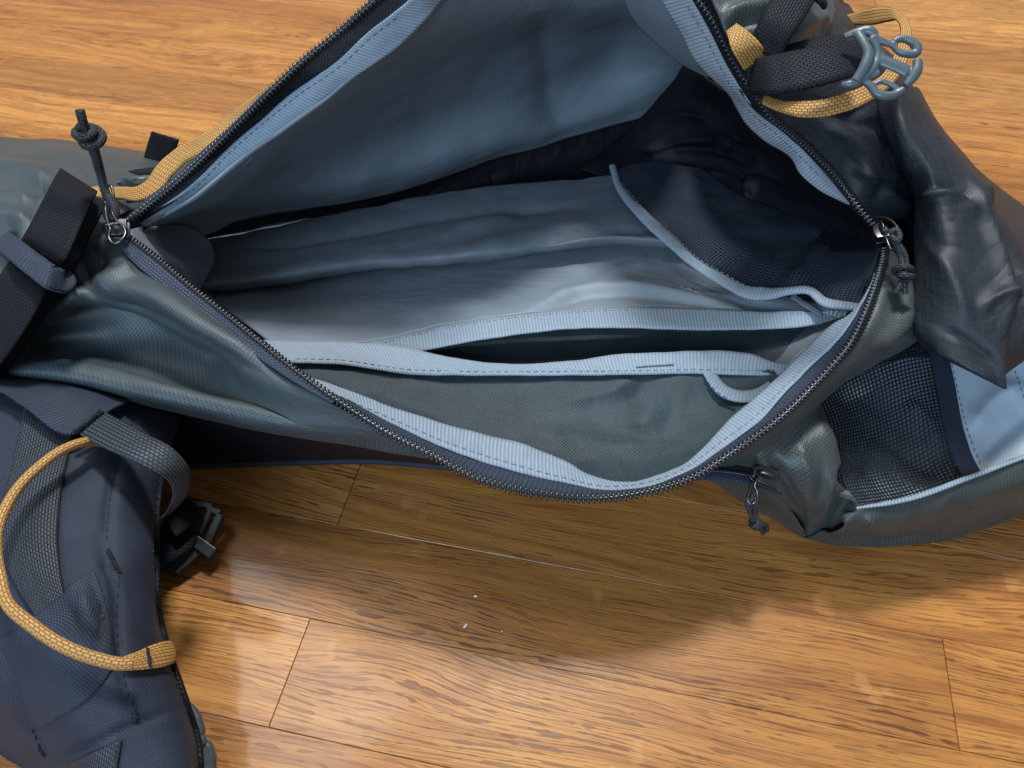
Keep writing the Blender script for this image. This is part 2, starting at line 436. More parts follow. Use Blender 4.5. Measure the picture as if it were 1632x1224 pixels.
M = dict(
    olive=fabric('olive_nylon_cool_light', (.021, .030, .033), (.060, .080, .086), .0021, .48, .42, .02, bumpd=.00007, wr=.0002, rib=.3, crumple=.0012, cscale=18),  # bluer than olive2: cool light on the left body put into the colour
    olive2=fabric('olive_pocket_nylon', (.022, .027, .026), (.060, .068, .064), .0022, .45, .38, .03, bumpd=.00007, wr=.0002, rib=.3, crumple=.0022, cscale=22),
    ripgreen=fabric('dark_green_ripstop', (.010, .019, .024), (.044, .066, .076), .0022, .5, .25, .02, .0052, (.072, .098, .110), wr=.0004, crumple=.0015, cscale=16),
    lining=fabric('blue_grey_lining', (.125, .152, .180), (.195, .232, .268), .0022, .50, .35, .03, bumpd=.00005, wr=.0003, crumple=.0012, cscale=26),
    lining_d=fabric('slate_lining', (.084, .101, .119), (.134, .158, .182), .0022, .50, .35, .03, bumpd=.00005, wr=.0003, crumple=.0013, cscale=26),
    palelining=fabric('pale_blue_lining', (.28, .34, .40), (.38, .45, .52), .0022, .42, .45, .03, bumpd=.00004, wr=.0003, crumple=.0025, cscale=16),
    black=fabric('black_ripstop', (.009, .011, .015), (.020, .024, .031), .0022, .46, .30, .0, .0062, (.050, .058, .072), bumpd=.00006, wr=.0001, crumple=.0036, cscale=18),
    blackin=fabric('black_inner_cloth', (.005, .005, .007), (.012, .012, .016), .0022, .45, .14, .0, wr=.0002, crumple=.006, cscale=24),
    navy=fabric('charcoal_blue_harness', (.007, .010, .019), (.029, .038, .062), .0021, .62, .30, .02, bumpd=.00014, wr=.0003),
    gros=ribbed('grey_grosgrain', (.140, .178, .222), (.255, .310, .366), .0019, sheen=.02),
    gros_d=ribbed('slate_grosgrain', (.14, .162, .19), (.245, .28, .32), .0019, sheen=.02),
    tape=webbing('navy_zip_tape', (.009, .012, .022), (.055, .075, .118), .0024, .0014, .7, .3, .0003, .0),
    web=webbing('black_webbing', (.002, .002, .003), (.016, .019, .026), .0028, .0015, .65, .16, .0005, .0),
    webg=webbing('charcoal_webbing', (.004, .006, .009), (.054, .066, .082), .0024, .0013, .55, .4, .0005, .0),
    orange=webbing('orange_webbing', (.24, .105, .026), (.66, .375, .118), .0027, .0016, .6, .35, .0004, .0),
    coil=plain('black_zip_coil', (.012, .013, .016), .28, .6),
    metal=plain('gunmetal', (.11, .107, .105), .34, .5, 1.0, .25),
    greyplastic=plain('smoky_grey_plastic', (.050, .056, .064), .42, .4, 0, .2, 300, .0001),
    plastic=plain('grey_blue_plastic', (.058, .080, .092), .38, .5, 0, .12, 300, .0001),
    darkplastic=plain('dark_green_plastic', (.018, .026, .028), .36, .5, 0, .15),
    cord=webbing('black_cord', (.004, .004, .005), (.045, .05, .058), .0024, .0015, .6, .4, .0004, .0),
    thread_d=plain('dark_thread', (.012, .014, .020), .7, .3),
    thread_m=plain('slate_thread', (.085, .105, .13), .7, .3),
    thread_g=plain('grey_thread', (.17, .22, .28), .7, .3),
    meshc=mesh_cloth('black_mesh', (.014, .017, .022), .0046, .40),
    meshi=mesh_cloth('inner_black_mesh', (.030, .037, .054), .0042, .42),
    wood=wood(),
    gap=plain('floor_gap', (.03, .014, .006), .8, .2),
    lint=plain('white_lint', (.75, .74, .72), .8, .3),
)

# ------------------------------------------------------------------ setting: oak strip floor
AZ = R(11.5); DV = Vector((math.cos(AZ), -math.sin(AZ), 0)); NV = Vector((math.sin(AZ), math.cos(AZ), 0))
STRIP = 0.1417 * CAM_H; S1 = 0.3536 * CAM_H
def ts(px, py):
    p = P(px, py, 0); return p.dot(DV), p.dot(NV)
sub = MB(); sub.box(Vector((0, .6, -.02)), Vector((1, 0, 0)), Vector((0, 1, 0)), Vector((0, 0, 1)), 5, 5, .012)
floor = tag(sub.build('floor', M['gap'], None, smooth=False), kind='structure')
KNOWN = {-1: ts(462, 1070)[0], 0: ts(1516, 1105)[0], 8: ts(40, 72)[0]}
floor_rng = random.Random(21)
def board(i, t0, t1):
    s0 = S1 + i * STRIP; g = .00012
    L, Wd = t1 - t0 - 2 * g, STRIP - 2 * g; th = .012; c = .00028
    prof = [(-.5, -th), (-.5, -c), (-.5, 0), (.5, 0), (.5, -c), (.5, -th)]
    X = [-L / 2, -L / 2 + c, L / 2 - c, L / 2]; Y = [-Wd / 2, -Wd / 2 + c, Wd / 2 - c, Wd / 2]
    V = [(X[0], Y[0], -th), (X[3], Y[0], -th), (X[3], Y[3], -th), (X[0], Y[3], -th),
         (X[0], Y[0], -c), (X[3], Y[0], -c), (X[3], Y[3], -c), (X[0], Y[3], -c),
         (X[1], Y[1], 0), (X[2], Y[1], 0), (X[2], Y[2], 0), (X[1], Y[2], 0)]
    Fc = [(0, 1, 5, 4), (1, 2, 6, 5), (2, 3, 7, 6), (3, 0, 4, 7), (4, 5, 9, 8), (5, 6, 10, 9), (6, 7, 11, 10), (7, 4, 8, 11), (8, 9, 10, 11)]
    me = bpy.data.meshes.new('floor_board'); me.from_pydata(V, [], Fc)
    o = link('floor_board', me, M['wood'], floor, smooth=False)
    ce = DV * ((t0 + t1) / 2) + NV * (s0 + STRIP / 2)
    o.location = (ce.x, ce.y, floor_rng.uniform(-.00025, 0)); o.rotation_euler = (0, 0, -AZ)
for i in range(-16, 34):
    far = abs(i - 6)
    t = KNOWN.get(i, floor_rng.uniform(-.5, .5)); cuts = [t]
    while cuts[-1] < 1.5: cuts.append(cuts[-1] + floor_rng.uniform(.45, 1.0))
    while cuts[0] > -1.5: cuts.insert(0, cuts[0] - floor_rng.uniform(.55, 1.0))
    for a_, b_ in zip(cuts, cuts[1:]): board(i, a_, b_)

# ------------------------------------------------------------------ the backpack
BASE = Vector((0, .36, 0))
bag = bpy.data.objects.new('backpack', None); COL.objects.link(bag); bag.location = BASE; bag.empty_display_size = .1
tag(bag, 'dark olive hiking backpack lying unzipped on an oak floor, blue grey lining showing', 'backpack')
_link = link
def link(name, me, mats, parent, smooth=True):
    o = _link(name, me, mats, parent, smooth)
    if parent is bag: o.matrix_parent_inverse = Matrix.Translation(-BASE)
    return o

def zlip(x): return float(np.interp(x, [190, 500, 800, 950, 1150, 1300, 1400], [.125, .11, .094, .088, .092, .106, .122]))
COIL_LOW = [(205, 380), (247, 411), (300, 455), (367, 508), (420, 551), (467, 588), (517, 625), (547, 645), (610, 686), (687, 725), (757, 761), (844, 785),
            (944, 795), (1044, 781), (1088, 768), (1168, 721), (1238, 671), (1301, 611), (1355, 548), (1381, 495), (1398, 448), (1408, 415), (1411, 395)]
COIL_UL = [(203, 355, .126), (233, 330, .131), (283, 290, .141), (333, 243, .151), (383, 193, .161), (433, 143, .171), (483, 97, .179), (544, 48, .188), (594, 3, .197), (680, -72, .215)]
COIL_UR = [(1040, -110, .222), (1115, 0, .2), (1138, 33, .195), (1158, 73, .188), (1178, 110, .181), (1205, 150, .174), (1231, 187, .167), (1268, 217, .158), (1301, 247, .150), (1335, 283, .142), (1365, 327, .134), (1393, 360, .127)]
low3 = [(x, y, zlip(x)) for x, y in COIL_LOW]

# ---- inside of the main compartment
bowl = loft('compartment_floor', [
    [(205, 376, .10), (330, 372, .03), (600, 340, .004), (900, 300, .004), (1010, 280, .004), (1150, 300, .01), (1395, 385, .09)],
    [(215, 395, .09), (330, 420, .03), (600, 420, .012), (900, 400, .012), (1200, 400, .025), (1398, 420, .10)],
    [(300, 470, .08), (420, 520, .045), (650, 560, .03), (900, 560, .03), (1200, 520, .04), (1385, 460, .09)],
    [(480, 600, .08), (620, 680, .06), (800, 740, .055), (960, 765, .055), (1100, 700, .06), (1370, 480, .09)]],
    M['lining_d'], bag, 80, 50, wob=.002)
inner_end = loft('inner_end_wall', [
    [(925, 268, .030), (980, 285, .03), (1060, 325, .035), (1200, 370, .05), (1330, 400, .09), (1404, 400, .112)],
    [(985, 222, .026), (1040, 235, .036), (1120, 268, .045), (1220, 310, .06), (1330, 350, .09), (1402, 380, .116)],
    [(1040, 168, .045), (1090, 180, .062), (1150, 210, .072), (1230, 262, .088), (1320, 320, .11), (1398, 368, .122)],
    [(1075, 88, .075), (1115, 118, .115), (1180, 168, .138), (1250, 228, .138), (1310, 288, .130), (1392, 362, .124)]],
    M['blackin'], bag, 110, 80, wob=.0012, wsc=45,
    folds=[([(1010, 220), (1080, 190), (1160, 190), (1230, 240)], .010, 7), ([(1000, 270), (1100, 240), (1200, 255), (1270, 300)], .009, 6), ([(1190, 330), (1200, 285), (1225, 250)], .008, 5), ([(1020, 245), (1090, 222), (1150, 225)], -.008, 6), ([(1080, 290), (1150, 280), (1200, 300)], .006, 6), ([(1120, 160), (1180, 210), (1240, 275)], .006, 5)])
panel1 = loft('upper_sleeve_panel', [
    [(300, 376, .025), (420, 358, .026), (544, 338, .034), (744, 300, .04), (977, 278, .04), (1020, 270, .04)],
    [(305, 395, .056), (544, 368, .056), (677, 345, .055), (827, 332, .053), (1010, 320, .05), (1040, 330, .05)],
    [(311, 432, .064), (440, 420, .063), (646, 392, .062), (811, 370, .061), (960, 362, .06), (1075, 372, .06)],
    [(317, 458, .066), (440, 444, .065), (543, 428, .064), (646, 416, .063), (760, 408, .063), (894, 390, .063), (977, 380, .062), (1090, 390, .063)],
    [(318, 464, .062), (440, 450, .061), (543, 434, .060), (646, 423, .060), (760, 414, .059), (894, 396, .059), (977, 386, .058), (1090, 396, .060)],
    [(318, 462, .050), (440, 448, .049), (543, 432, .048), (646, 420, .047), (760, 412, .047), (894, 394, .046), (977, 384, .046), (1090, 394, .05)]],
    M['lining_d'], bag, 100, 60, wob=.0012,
    folds=[([(350, 400), (544, 372), (690, 345), (830, 332), (960, 328)], -.006, 7), ([(690, 385), (770, 350), (830, 335)], .003, 10), ([(830, 400), (930, 372), (1060, 366)], -.004, 6), ([(720, 405), (850, 372), (960, 350)], .003, 9), ([(420, 440), (560, 405), (680, 385)], .003, 12)])
panel2 = loft('sleeve_panel', [
    [(322, 452, .042), (440, 440, .042), (543, 424, .04), (760, 402, .04), (977, 374, .04), (1110, 384, .045)],
    [(345, 478, .056), (480, 462, .050), (640, 448, .048), (800, 436, .048), (960, 425, .049), (1120, 428, .053)],
    [(400, 522, .068), (560, 502, .060), (750, 480, .058), (900, 465, .059), (1060, 458, .062), (1200, 476, .072), (1330, 490, .083)],
    [(440, 552, .072), (594, 545, .064), (711, 518, .063), (827, 501, .064), (944, 491, .065), (1088, 490, .067), (1200, 495, .072), (1350, 497, .086)]],
    M['lining'], bag, 100, 50, wob=.0008,
    folds=[([(830, 500), (900, 468), (980, 457), (1080, 468), (1190, 498)], .004, 6), ([(840, 505), (930, 474), (1080, 478), (1180, 500)], -.003, 5), ([(940, 455), (990, 430), (1040, 418)], .0025, 7), ([(1060, 440), (1150, 470), (1260, 500)], -.003, 9)])
hem1u = [(440, 552, .0725), (594, 545, .0645), (711, 518, .0635), (827, 501, .0645), (944, 491, .066), (1088, 490, .068), (1200, 495, .074), (1350, 495, .088)]
hem1l = [(450, 568, .066), (600, 568, .063), (677, 558, .064), (744, 545, .066), (821, 533, .068), (911, 523, .070), (1003, 522, .0705), (1106, 525, .071), (1209, 524, .075), (1294, 518, .081), (1350, 503, .088)]
hem1m = [((a[0] + b[0]) / 2, (a[1] + b[1]) / 2, (a[2] + b[2]) / 2 + .0003) for a, b in zip(spl(hem1u, 14), spl(hem1l, 14))]
hem1 = loft('sleeve_binding', [hem1u, hem1m, hem1l], M['gros'], bag, 140, 9, .0008, wob=.0004, wsc=90)
stitches('stitching', hem1.along([(600, 549), (711, 523), (827, 506), (944, 496), (1088, 495), (1200, 500), (1320, 500)], .0002), M['thread_g'], hem1.o)
gapp = loft('pocket_back_panel', [
    [(560, 548, .05), (700, 535, .05), (820, 515, .05), (1000, 505, .05), (1200, 508, .06), (1340, 500, .075)],
    [(560, 575, .055), (700, 570, .05), (820, 555, .048), (1000, 545, .048), (1200, 548, .06), (1310, 540, .075)],
    [(560, 600, .058), (700, 605, .052), (820, 605, .05), (1000, 605, .05), (1200, 605, .062), (1270, 600, .075)]],
    M['ripgreen'], bag, 80, 24, wob=.001)
pocket = loft('pocket_panel', [
    [(440, 566, .070), (544, 576, .068), (644, 589, .067), (744, 592, .067), (877, 592, .067), (1088, 592, .070), (1258, 588, .082)],
    [(474, 596, .074), (600, 628, .067), (744, 648, .063), (900, 660, .061), (1060, 655, .064), (1150, 640, .069), (1262, 596, .084)],
    [(484, 604, .082), (620, 662, .074), (760, 706, .067), (920, 732, .065), (1060, 722, .069), (1130, 692, .073), (1264, 602, .087)],
    [(488, 610, .086), (620, 672, .081), (780, 724, .077), (940, 772, .076), (1040, 765, .078), (1110, 735, .080), (1266, 608, .09)]],
    M['ripgreen'], bag, 110, 60, wob=.0016, wsc=30,
    folds=[([(1012, 600), (985, 620), (930, 636), (880, 645)], .0025, 10), ([(1012, 605), (1032, 640), (1020, 690)], -.003, 18), ([(880, 690), (960, 712), (1040, 705)], .003, 16), ([(560, 600), (640, 640), (760, 690)], -.002, 14), ([(1100, 600), (1080, 640), (1060, 700)], .002, 14)])
hem2u = [(420, 542, .080), (509, 544, .074), (544, 545, .073), (627, 550, .071), (677, 560, .070), (727, 571, .070), (837, 580, .0695), (911, 575, .070), (1001, 563, .0715), (1045, 562, .072), (1089, 560, .073), (1192, 563, .077), (1243, 578, .081), (1275, 580, .085)]
hem2l = [(461, 577, .079), (500, 578, .075), (544, 581, .072), (644, 595, .070), (744, 598, .069), (877, 598, .069), (1000, 597, .070), (1106, 595, .072), (1192, 597, .077), (1243, 597, .081), (1270, 595, .085)]
hem2m = [((a[0] + b[0]) / 2, (a[1] + b[1]) / 2, (a[2] + b[2]) / 2 + .0003) for a, b in zip(spl(hem2u, 16), spl(hem2l, 16))]
hem2 = loft('pocket_binding', [hem2u, hem2m, hem2l], M['gros'], bag, 150, 9, .0008, wob=.0006, wsc=80)
stitches('stitching', hem2.along([(470, 572), (544, 574), (644, 588), (744, 592), (877, 592), (1000, 591), (1106, 589), (1240, 591)], .0002), M['thread_g'], hem2.o)
bartack(hem2.along([(1014, 586), (1040, 584), (1074, 582)], .0003), M['thread_m'], hem2.o, .0008)
tab = strip('key_loop', [(1128, 588, .073), (1138, 606, .073), (1155, 623, .0735), (1180, 631, .075), (1210, 627, .079), (1230, 615, .082)], 19, M['gros'], bag, 50, 5, .001, wob=.0004)
stitches('stitching', tab.along([(1122, 600), (1135, 618), (1150, 631), (1166, 638)], .0003), M['thread_m'], tab.o)
bartack(pocket.along([(1145, 645), (1172, 655)], .0004), M['thread_d'], pocket.o, .0008)
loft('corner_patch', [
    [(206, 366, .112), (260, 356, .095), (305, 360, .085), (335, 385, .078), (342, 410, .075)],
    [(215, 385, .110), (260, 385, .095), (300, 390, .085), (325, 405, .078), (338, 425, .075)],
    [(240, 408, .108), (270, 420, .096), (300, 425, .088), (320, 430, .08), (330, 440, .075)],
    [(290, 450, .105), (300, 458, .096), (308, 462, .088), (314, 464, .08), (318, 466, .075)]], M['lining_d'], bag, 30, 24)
strip('care_tab', [(1262, 470, .082), (1285, 485, .084), (1310, 500, .087)], 9, M['lining'], bag, 16, 4, .0005)

# ---- inner mesh pocket at the right end
mesh_edge = [(979, 271, .052), (993, 302, .056), (1027, 347, .064), (1071, 391, .068), (1106, 422, .071), (1157, 453, .075), (1192, 470, .078), (1222, 473, .081), (1260, 468, .085), (1294, 465, .088), (1318, 484, .090), (1372, 490, .097)]
loft('mesh_pocket', [mesh_edge,
    [(1010, 262, .05), (1060, 320, .06), (1110, 370, .068), (1170, 410, .074), (1230, 430, .08), (1300, 440, .088), (1385, 455, .102)],
    [(1060, 260, .05), (1120, 320, .058), (1180, 350, .064), (1250, 375, .072), (1320, 395, .084), (1396, 420, .108)],
    [(1120, 270, .05), (1180, 310, .055), (1240, 335, .06), (1300, 355, .075), (1350, 372, .092), (1402, 396, .113)]],
    M['meshi'], bag, 70, 40, .0006, wob=.0015, folds=[([(1250, 460), (1290, 420), (1320, 380)], .006, 12), ([(1150, 440), (1200, 400)], -.004, 14)])
loft('mesh_pocket_back', [
    [(985, 285, .04), (1040, 360, .05), (1110, 425, .056), (1192, 470, .062), (1294, 470, .072), (1372, 490, .085)],
    [(1060, 260, .036), (1120, 320, .045), (1180, 350, .05), (1250, 375, .06), (1320, 395, .072), (1390, 420, .095)],
    [(1120, 260, .035), (1180, 300, .043), (1240, 325, .05), (1300, 350, .06), (1350, 370, .08), (1398, 396, .1)]], M['blackin'], bag, 40, 24)
mb_ = strip('mesh_pocket_binding', [(975, 262, .054, 10), (987, 298, .058, 12), (1025, 343, .066, 18), (1071, 386, .070, 18), (1106, 418, .073, 16), (1157, 449, .077, 18), (1192, 466, .081, 20), (1222, 468, .084, 20), (1260, 463, .088, 14), (1290, 463, .091, 14), (1312, 480, .093, 16), (1345, 487, .096, 14), (1375, 490, .099, 12)], 16, M['gros'], bag, 110, 7, .0012, crown=.0012, wob=.0006, wsc=110)
stitches('stitching', mb_.along([(990, 292), (1030, 338), (1078, 380), (1112, 412), (1160, 440), (1195, 458), (1222, 461)], .0003), M['thread_g'], mb_.o)

# ---- lifted front flap
flap = loft('front_flap', [
    [(232, 360, .11), (320, 357, .06), (420, 345, .045), (595, 316, .03), (760, 264, .03), (911, 220, .03), (1035, 185, .03)],
    [(300, 322, .134), (450, 300, .085), (620, 278, .06), (780, 235, .055), (930, 190, .05), (1080, 140, .055)],
    [(412, 236, .153), (560, 208, .115), (700, 182, .095), (850, 148, .088), (980, 110, .08), (1112, 104, .09)],
    [(538, 142, .170), (660, 120, .142), (780, 95, .128), (900, 70, .122), (1000, 50, .115), (1108, 62, .12)],
    [(700, 5, .190), (780, 0, .178), (860, -5, .168), (930, -10, .162), (1010, -8, .158), (1070, 5, .16)],
    [(840, -150, .222), (880, -155, .217), (910, -155, .212), (940, -155, .208), (970, -150, .206), (1000, -140, .206)]],
    M['lining'], bag, 100, 70, .0015, wob=.0015, wsc=18, back=M['olive'],
    folds=[([(860, 20), (880, 120), (900, 230)], -.008, 26), ([(520, 300), (640, 262), (760, 232)], .003, 18), ([(480, 240), (640, 170), (820, 120)], .003, 40)])
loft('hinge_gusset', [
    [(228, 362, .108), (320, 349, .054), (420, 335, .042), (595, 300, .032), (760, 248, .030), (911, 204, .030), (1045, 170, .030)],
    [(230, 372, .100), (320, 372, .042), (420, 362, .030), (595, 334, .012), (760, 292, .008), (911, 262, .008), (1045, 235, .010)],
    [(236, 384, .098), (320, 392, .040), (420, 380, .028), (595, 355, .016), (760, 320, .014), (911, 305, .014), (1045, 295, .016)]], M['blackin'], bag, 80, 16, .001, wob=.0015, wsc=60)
HINGE = [W(p) for p in [(200, 362, .100), (320, 357, .06), (420, 345, .045), (595, 316, .03), (760, 264, .03), (911, 220, .03), (1035, 185, .03), (1130, 160, .05), (1250, 200, .07)]]
loft('rear_wall', [[p + Vector((0, .010, float(np.interp(p.x, [-.22, -.16, -.12, -.05, .05], [-.02, .02, .05, .07, .08])) if p.z < .09 else .0)) for p in HINGE], [p + Vector((0, .022, .02)) for p in HINGE], [Vector((p.x, p.y + .034, .0005)) for p in HINGE]], M['olive'], bag, 60, 12, .001, wob=.002)  # unseen wall behind the flap, added to stop lamp light leaking in
bmx = MB(); bmx.prism([Vector(p) for p in [(-.50, .31, .0022), (.26, .295, .0022), (.33, .44, .0022), (.30, .57, .0022), (-.40, .58, .0022)]], Vector((0, 0, 1)), .003)
bmx.build('bounce_block_sheet', M['blackin'], bag, smooth=False)  # unseen black sheet, added under the bag to block light bouncing off the floor
flap_side = loft('flap_side_facing', [
    [(985, -20, .172), (1005, 25, .160), (1035, 60, .150), (1075, 95, .146), (1128, 124, .150)],
    [(1020, -15, .185), (1040, 25, .176), (1065, 60, .167), (1095, 92, .162), (1135, 122, .160)],
    [(1058, -15, .196), (1075, 25, .188), (1092, 58, .181), (1112, 90, .175), (1140, 122, .168)]], M['lining'], bag, 40, 20)

# ---- zip tapes, bindings and coils
gin = [(490, 600), (544, 618), (644, 655), (744, 685), (844, 711), (894, 731), (944, 758), (1001, 768), (1044, 758), (1088, 741), (1128, 705), (1171, 660), (1198, 638), (1255, 585), (1275, 565), (1321, 521), (1355, 499), (1385, 456), (1393, 435)]
gout = [(500, 612), (544, 631), (627, 675), (711, 715), (811, 748), (911, 771), (961, 780), (1011, 778), (1088, 755), (1101, 748), (1155, 711), (1205, 675), (1255, 621), (1305, 571), (1341, 535), (1371, 485), (1388, 456), (1397, 435)]
gi = [(x, y, zlip(x) - .006) for x, y in gin]; go = [(x, y, zlip(x) - .0025) for x, y in gout]
gm = [((a[0] + b[0]) / 2, (a[1] + b[1]) / 2, (a[2] + b[2]) / 2 + .0003) for a, b in zip(spl(gi, 24), spl(go, 24))]
lip = loft('opening_binding', [gi, gm, go], M['gros'], bag, 220, 9, .0008, wob=.0006, wsc=70)
stitches('stitching', lip.along([(535, 630), (627, 669), (711, 705), (811, 738), (900, 762), (961, 775), (1011, 773), (1088, 748), (1150, 704), (1200, 667), (1250, 617), (1298, 569), (1338, 530), (1366, 487)], .0003, 60), M['thread_g'], lip.o)
def nudged(c, dx, dy, dz=0): return [(p[0] + dx, p[1] + dy, p[2] + dz) for p in c]
loft('zipper_tape', [[(x, y, zlip(x) - .0035) for x, y in gout[0:]], [((p[0] + q[0]) / 2, (p[1] + q[1]) / 2, zlip(p[0]) - .001) for p, q in zip(spl(gout, 30), spl(COIL_LOW[6:], 30))], [(x, y, zlip(x) - .0006) for x, y in COIL_LOW[6:]]], M['tape'], bag, 160, 7, .0008)
otl = [(190, 390), (208, 414), (238, 440), (292, 486), (343, 522), (404, 565), (466, 607), (530, 644)]
oti = [(203, 376), (228, 397), (258, 420), (312, 464), (360, 502), (418, 548), (475, 594), (532, 636)]
otape = loft('outer_zipper_tape', [[(x, y, zlip(x) + .0005) for x, y in otl], [(x, y, zlip(x) + .001) for x, y in oti]], M['tape'], bag, 80, 6, .0008)
def coil(name, pts, parent, pitch=.00245, halfw=.0027, rise=.0012, side=1):
    c = spl([tuple(W(p)) for p in pts], 600)
    L = np.concatenate([[0], np.cumsum(np.linalg.norm(np.diff(c, axis=0), axis=1))])
    mb = MB(); s = pitch / 2
    while s < L[-1]:
        a = Vector([np.interp(s, L, c[:, k]) for k in range(3)]); b = Vector([np.interp(min(s + .001, L[-1]), L, c[:, k]) for k in range(3)]); b0 = Vector([np.interp(max(s - .001, 0), L, c[:, k]) for k in range(3)])
        T = (b - b0).normalized(); n = (EYE - a).normalized(); n = (n * .6 + Vector((0, 0, 1)) * .4); n = (n - T * n.dot(T)).normalized()
        sd = (T.cross(n) + T * .22 * side).normalized()
        mb.ell(a + n * .0004, sd, n.cross(sd), n, halfw, pitch * .36, rise, 10, 6)
        s += pitch
    k = spl(c, 160); core = MB(); mb.tube([Vector(x) for x in k], .0011, 6, 200)
    return tag(mb.build(name, M['coil'], parent), kind='stuff')
coil('zipper_coil', [(x, y, z + .0008) for x, y, z in low3], bag)
coil('zipper_coil', COIL_UL, bag, side=-1)
coil('zipper_coil', COIL_UR, bag, side=-1)
# upper left: tape between coil and binding
gul_u = [(222, 352, .122), (300, 300, .138), (367, 233, .150), (417, 190, .159), (467, 147, .167), (544, 92, .180), (577, 60, .186), (644, 10, .195), (720, -60, .212)]
gul_l = [(228, 360, .118), (317, 313, .131), (397, 257, .145), (420, 230, .152), (467, 197, .158), (544, 137, .170), (604, 97, .178), (644, 67, .182), (677, 33, .188), (707, 0, .192), (770, -60, .208)]
gul_m = [((a[0] + b[0]) / 2, (a[1] + b[1]) / 2, (a[2] + b[2]) / 2 + .0005) for a, b in zip(spl(gul_u, 14), spl(gul_l, 14))]
gul = loft('flap_binding', [gul_u, gul_m, gul_l], M['gros'], bag, 120, 10, .0014, wob=.0006, wsc=60)
stitches('stitching', gul.along([(260, 333), (310, 299), (372, 238), (422, 195), (474, 153), (550, 99), (582, 68), (640, 22)], .0003, 40), M['thread_m'], gul.o)
loft('flap_zipper_tape', [nudged(COIL_UL, 0, 0, -.0015), nudged(gul_u, 2, 3, -.001)], M['blackin'], bag, 80, 6, .0008)
loft('outer_flap_tape', [[(190, 358, .1235), (222, 326, .129), (270, 288, .138), (322, 240, .149), (378, 190, .16), (428, 141, .169)], [(204, 358, .1255), (236, 330, .1305), (286, 290, .1405), (334, 243, .1508), (384, 193, .1608), (433, 143, .1708)]], M['tape'], bag, 60, 5, .0008)
# upper right
gur_r = [(1050, -85, .213), (1103, 0, .197), (1131, 50, .189), (1161, 110, .178), (1198, 167, .167), (1245, 207, .156), (1288, 247, .147), (1321, 283, .139), (1356, 325, .131)]
gur_l = [(1010, -80, .208), (1054, 0, .192), (1088, 62, .181), (1108, 98, .175), (1135, 126, .169), (1165, 157, .162), (1185, 193, .156), (1221, 227, .149), (1258, 250, .143), (1275, 277, .139), (1301, 300, .135), (1350, 327, .129)]
gur_m = [((a[0] + b[0]) / 2, (a[1] + b[1]) / 2, (a[2] + b[2]) / 2 + .0008) for a, b in zip(spl(gur_r, 14), spl(gur_l, 14))]
gur = loft('flap_binding', [gur_r, gur_m, gur_l], M['gros_d'], bag, 120, 10, .0014, wob=.0007, wsc=60)
stitches('stitching', gur.along([(1096, 10), (1122, 54), (1151, 112), (1188, 170), (1235, 212), (1276, 250), (1310, 286)], .0003, 30), M['thread_m'], gur.o)
loft('flap_zipper_tape', [nudged(COIL_UR, 0, 0, -.0012), nudged(gur_r, -2, 2, -.001)], M['blackin'], bag, 80, 6, .0008)

# ---- outer shell, left end
body = loft('body_panel', [
    [(-.42, .62, .0, 'w'), (-.33, .60, .0, 'w'), (-.25, .58, .0, 'w'), (-.20, .52, .03, 'w')],
    [(-80, 240, .09), (0, 247, .095), (60, 250, .098), (117, 259, .098), (150, 283, .105), (186, 345, .117)],
    [(-80, 300, .115), (20, 295, .118), (80, 300, .118), (130, 325, .118), (189, 362, .120)],
    [(-80, 360, .122), (40, 350, .124), (100, 360, .122), (150, 372, .121), (194, 382, .121)],
    [(-80, 430, .118), (60, 430, .120), (140, 420, .121), (190, 404, .121), (216, 410, .1205)],
    [(-80, 500, .104), (60, 492, .112), (140, 462, .120), (220, 446, .123), (296, 474, .119)],
    [(-80, 535, .090), (60, 530, .096), (140, 510, .104), (260, 500, .117), (330, 525, .118), (404, 554, .113)],
    [(-80, 555, .084), (40, 550, .086), (140, 540, .088), (280, 552, .102), (400, 594, .110), (500, 628, .108)],
    [(-80, 572, .088), (40, 568, .090), (200, 592, .088), (350, 622, .091), (480, 662, .095), (590, 676, .100)],
    [(-80, 592, .094), (100, 602, .093), (250, 636, .089), (400, 668, .087), (544, 694, .088), (640, 708, .092), (690, 728, .096)],
    [(-80, 604, .080), (100, 614, .080), (250, 648, .075), (400, 681, .073), (544, 706, .076), (640, 722, .084), (688, 731, .092)],
    [(-80, 600, .05), (100, 608, .05), (250, 642, .05), (400, 674, .05), (544, 700, .055), (640, 718, .065), (686, 728, .075)]],
    M['olive'], bag, 170, 170, .0012, wob=.0004, wsc=25,
    folds=[([(150, 470), (230, 500), (330, 548), (430, 600)], -.006, 9), ([(40, 535), (110, 512), (180, 520), (280, 565), (380, 612)], -.015, 14),
           ([(150, 463), (190, 440), (215, 420)], .006, 8), ([(138, 460), (110, 480), (70, 515)], .007, 9), ([(145, 462), (230, 470), (330, 530), (430, 590)], .007, 13),
           ([(150, 440), (110, 445), (80, 455)], -.006, 10), ([(170, 400), (150, 420), (120, 430)], -.006, 10),
           ([(-40, 300), (40, 292), (90, 300)], -.008, 9), ([(-40, 350), (20, 348), (60, 358)], .007, 9), ([(-40, 320), (20, 312), (60, 318)], .005, 7), ([(-40, 268), (30, 270), (90, 285)], .006, 9), ([(-40, 390), (0, 380), (30, 372)], -.006, 8),
           ([(100, 550), (180, 556), (280, 590), (400, 640)], -.005, 13), ([(0, 585), (120, 590), (260, 625), (420, 662), (560, 690)], .006, 11)])
loft('near_side_wall', [[(x, y + 0, zlip(x) - .002) for x, y in COIL_LOW[8:17]], [(x, y - 25, .045) for x, y in COIL_LOW[8:17]], [(x, y - 45, .0) for x, y in COIL_LOW[8:17]]], M['olive'], bag, 60, 14)
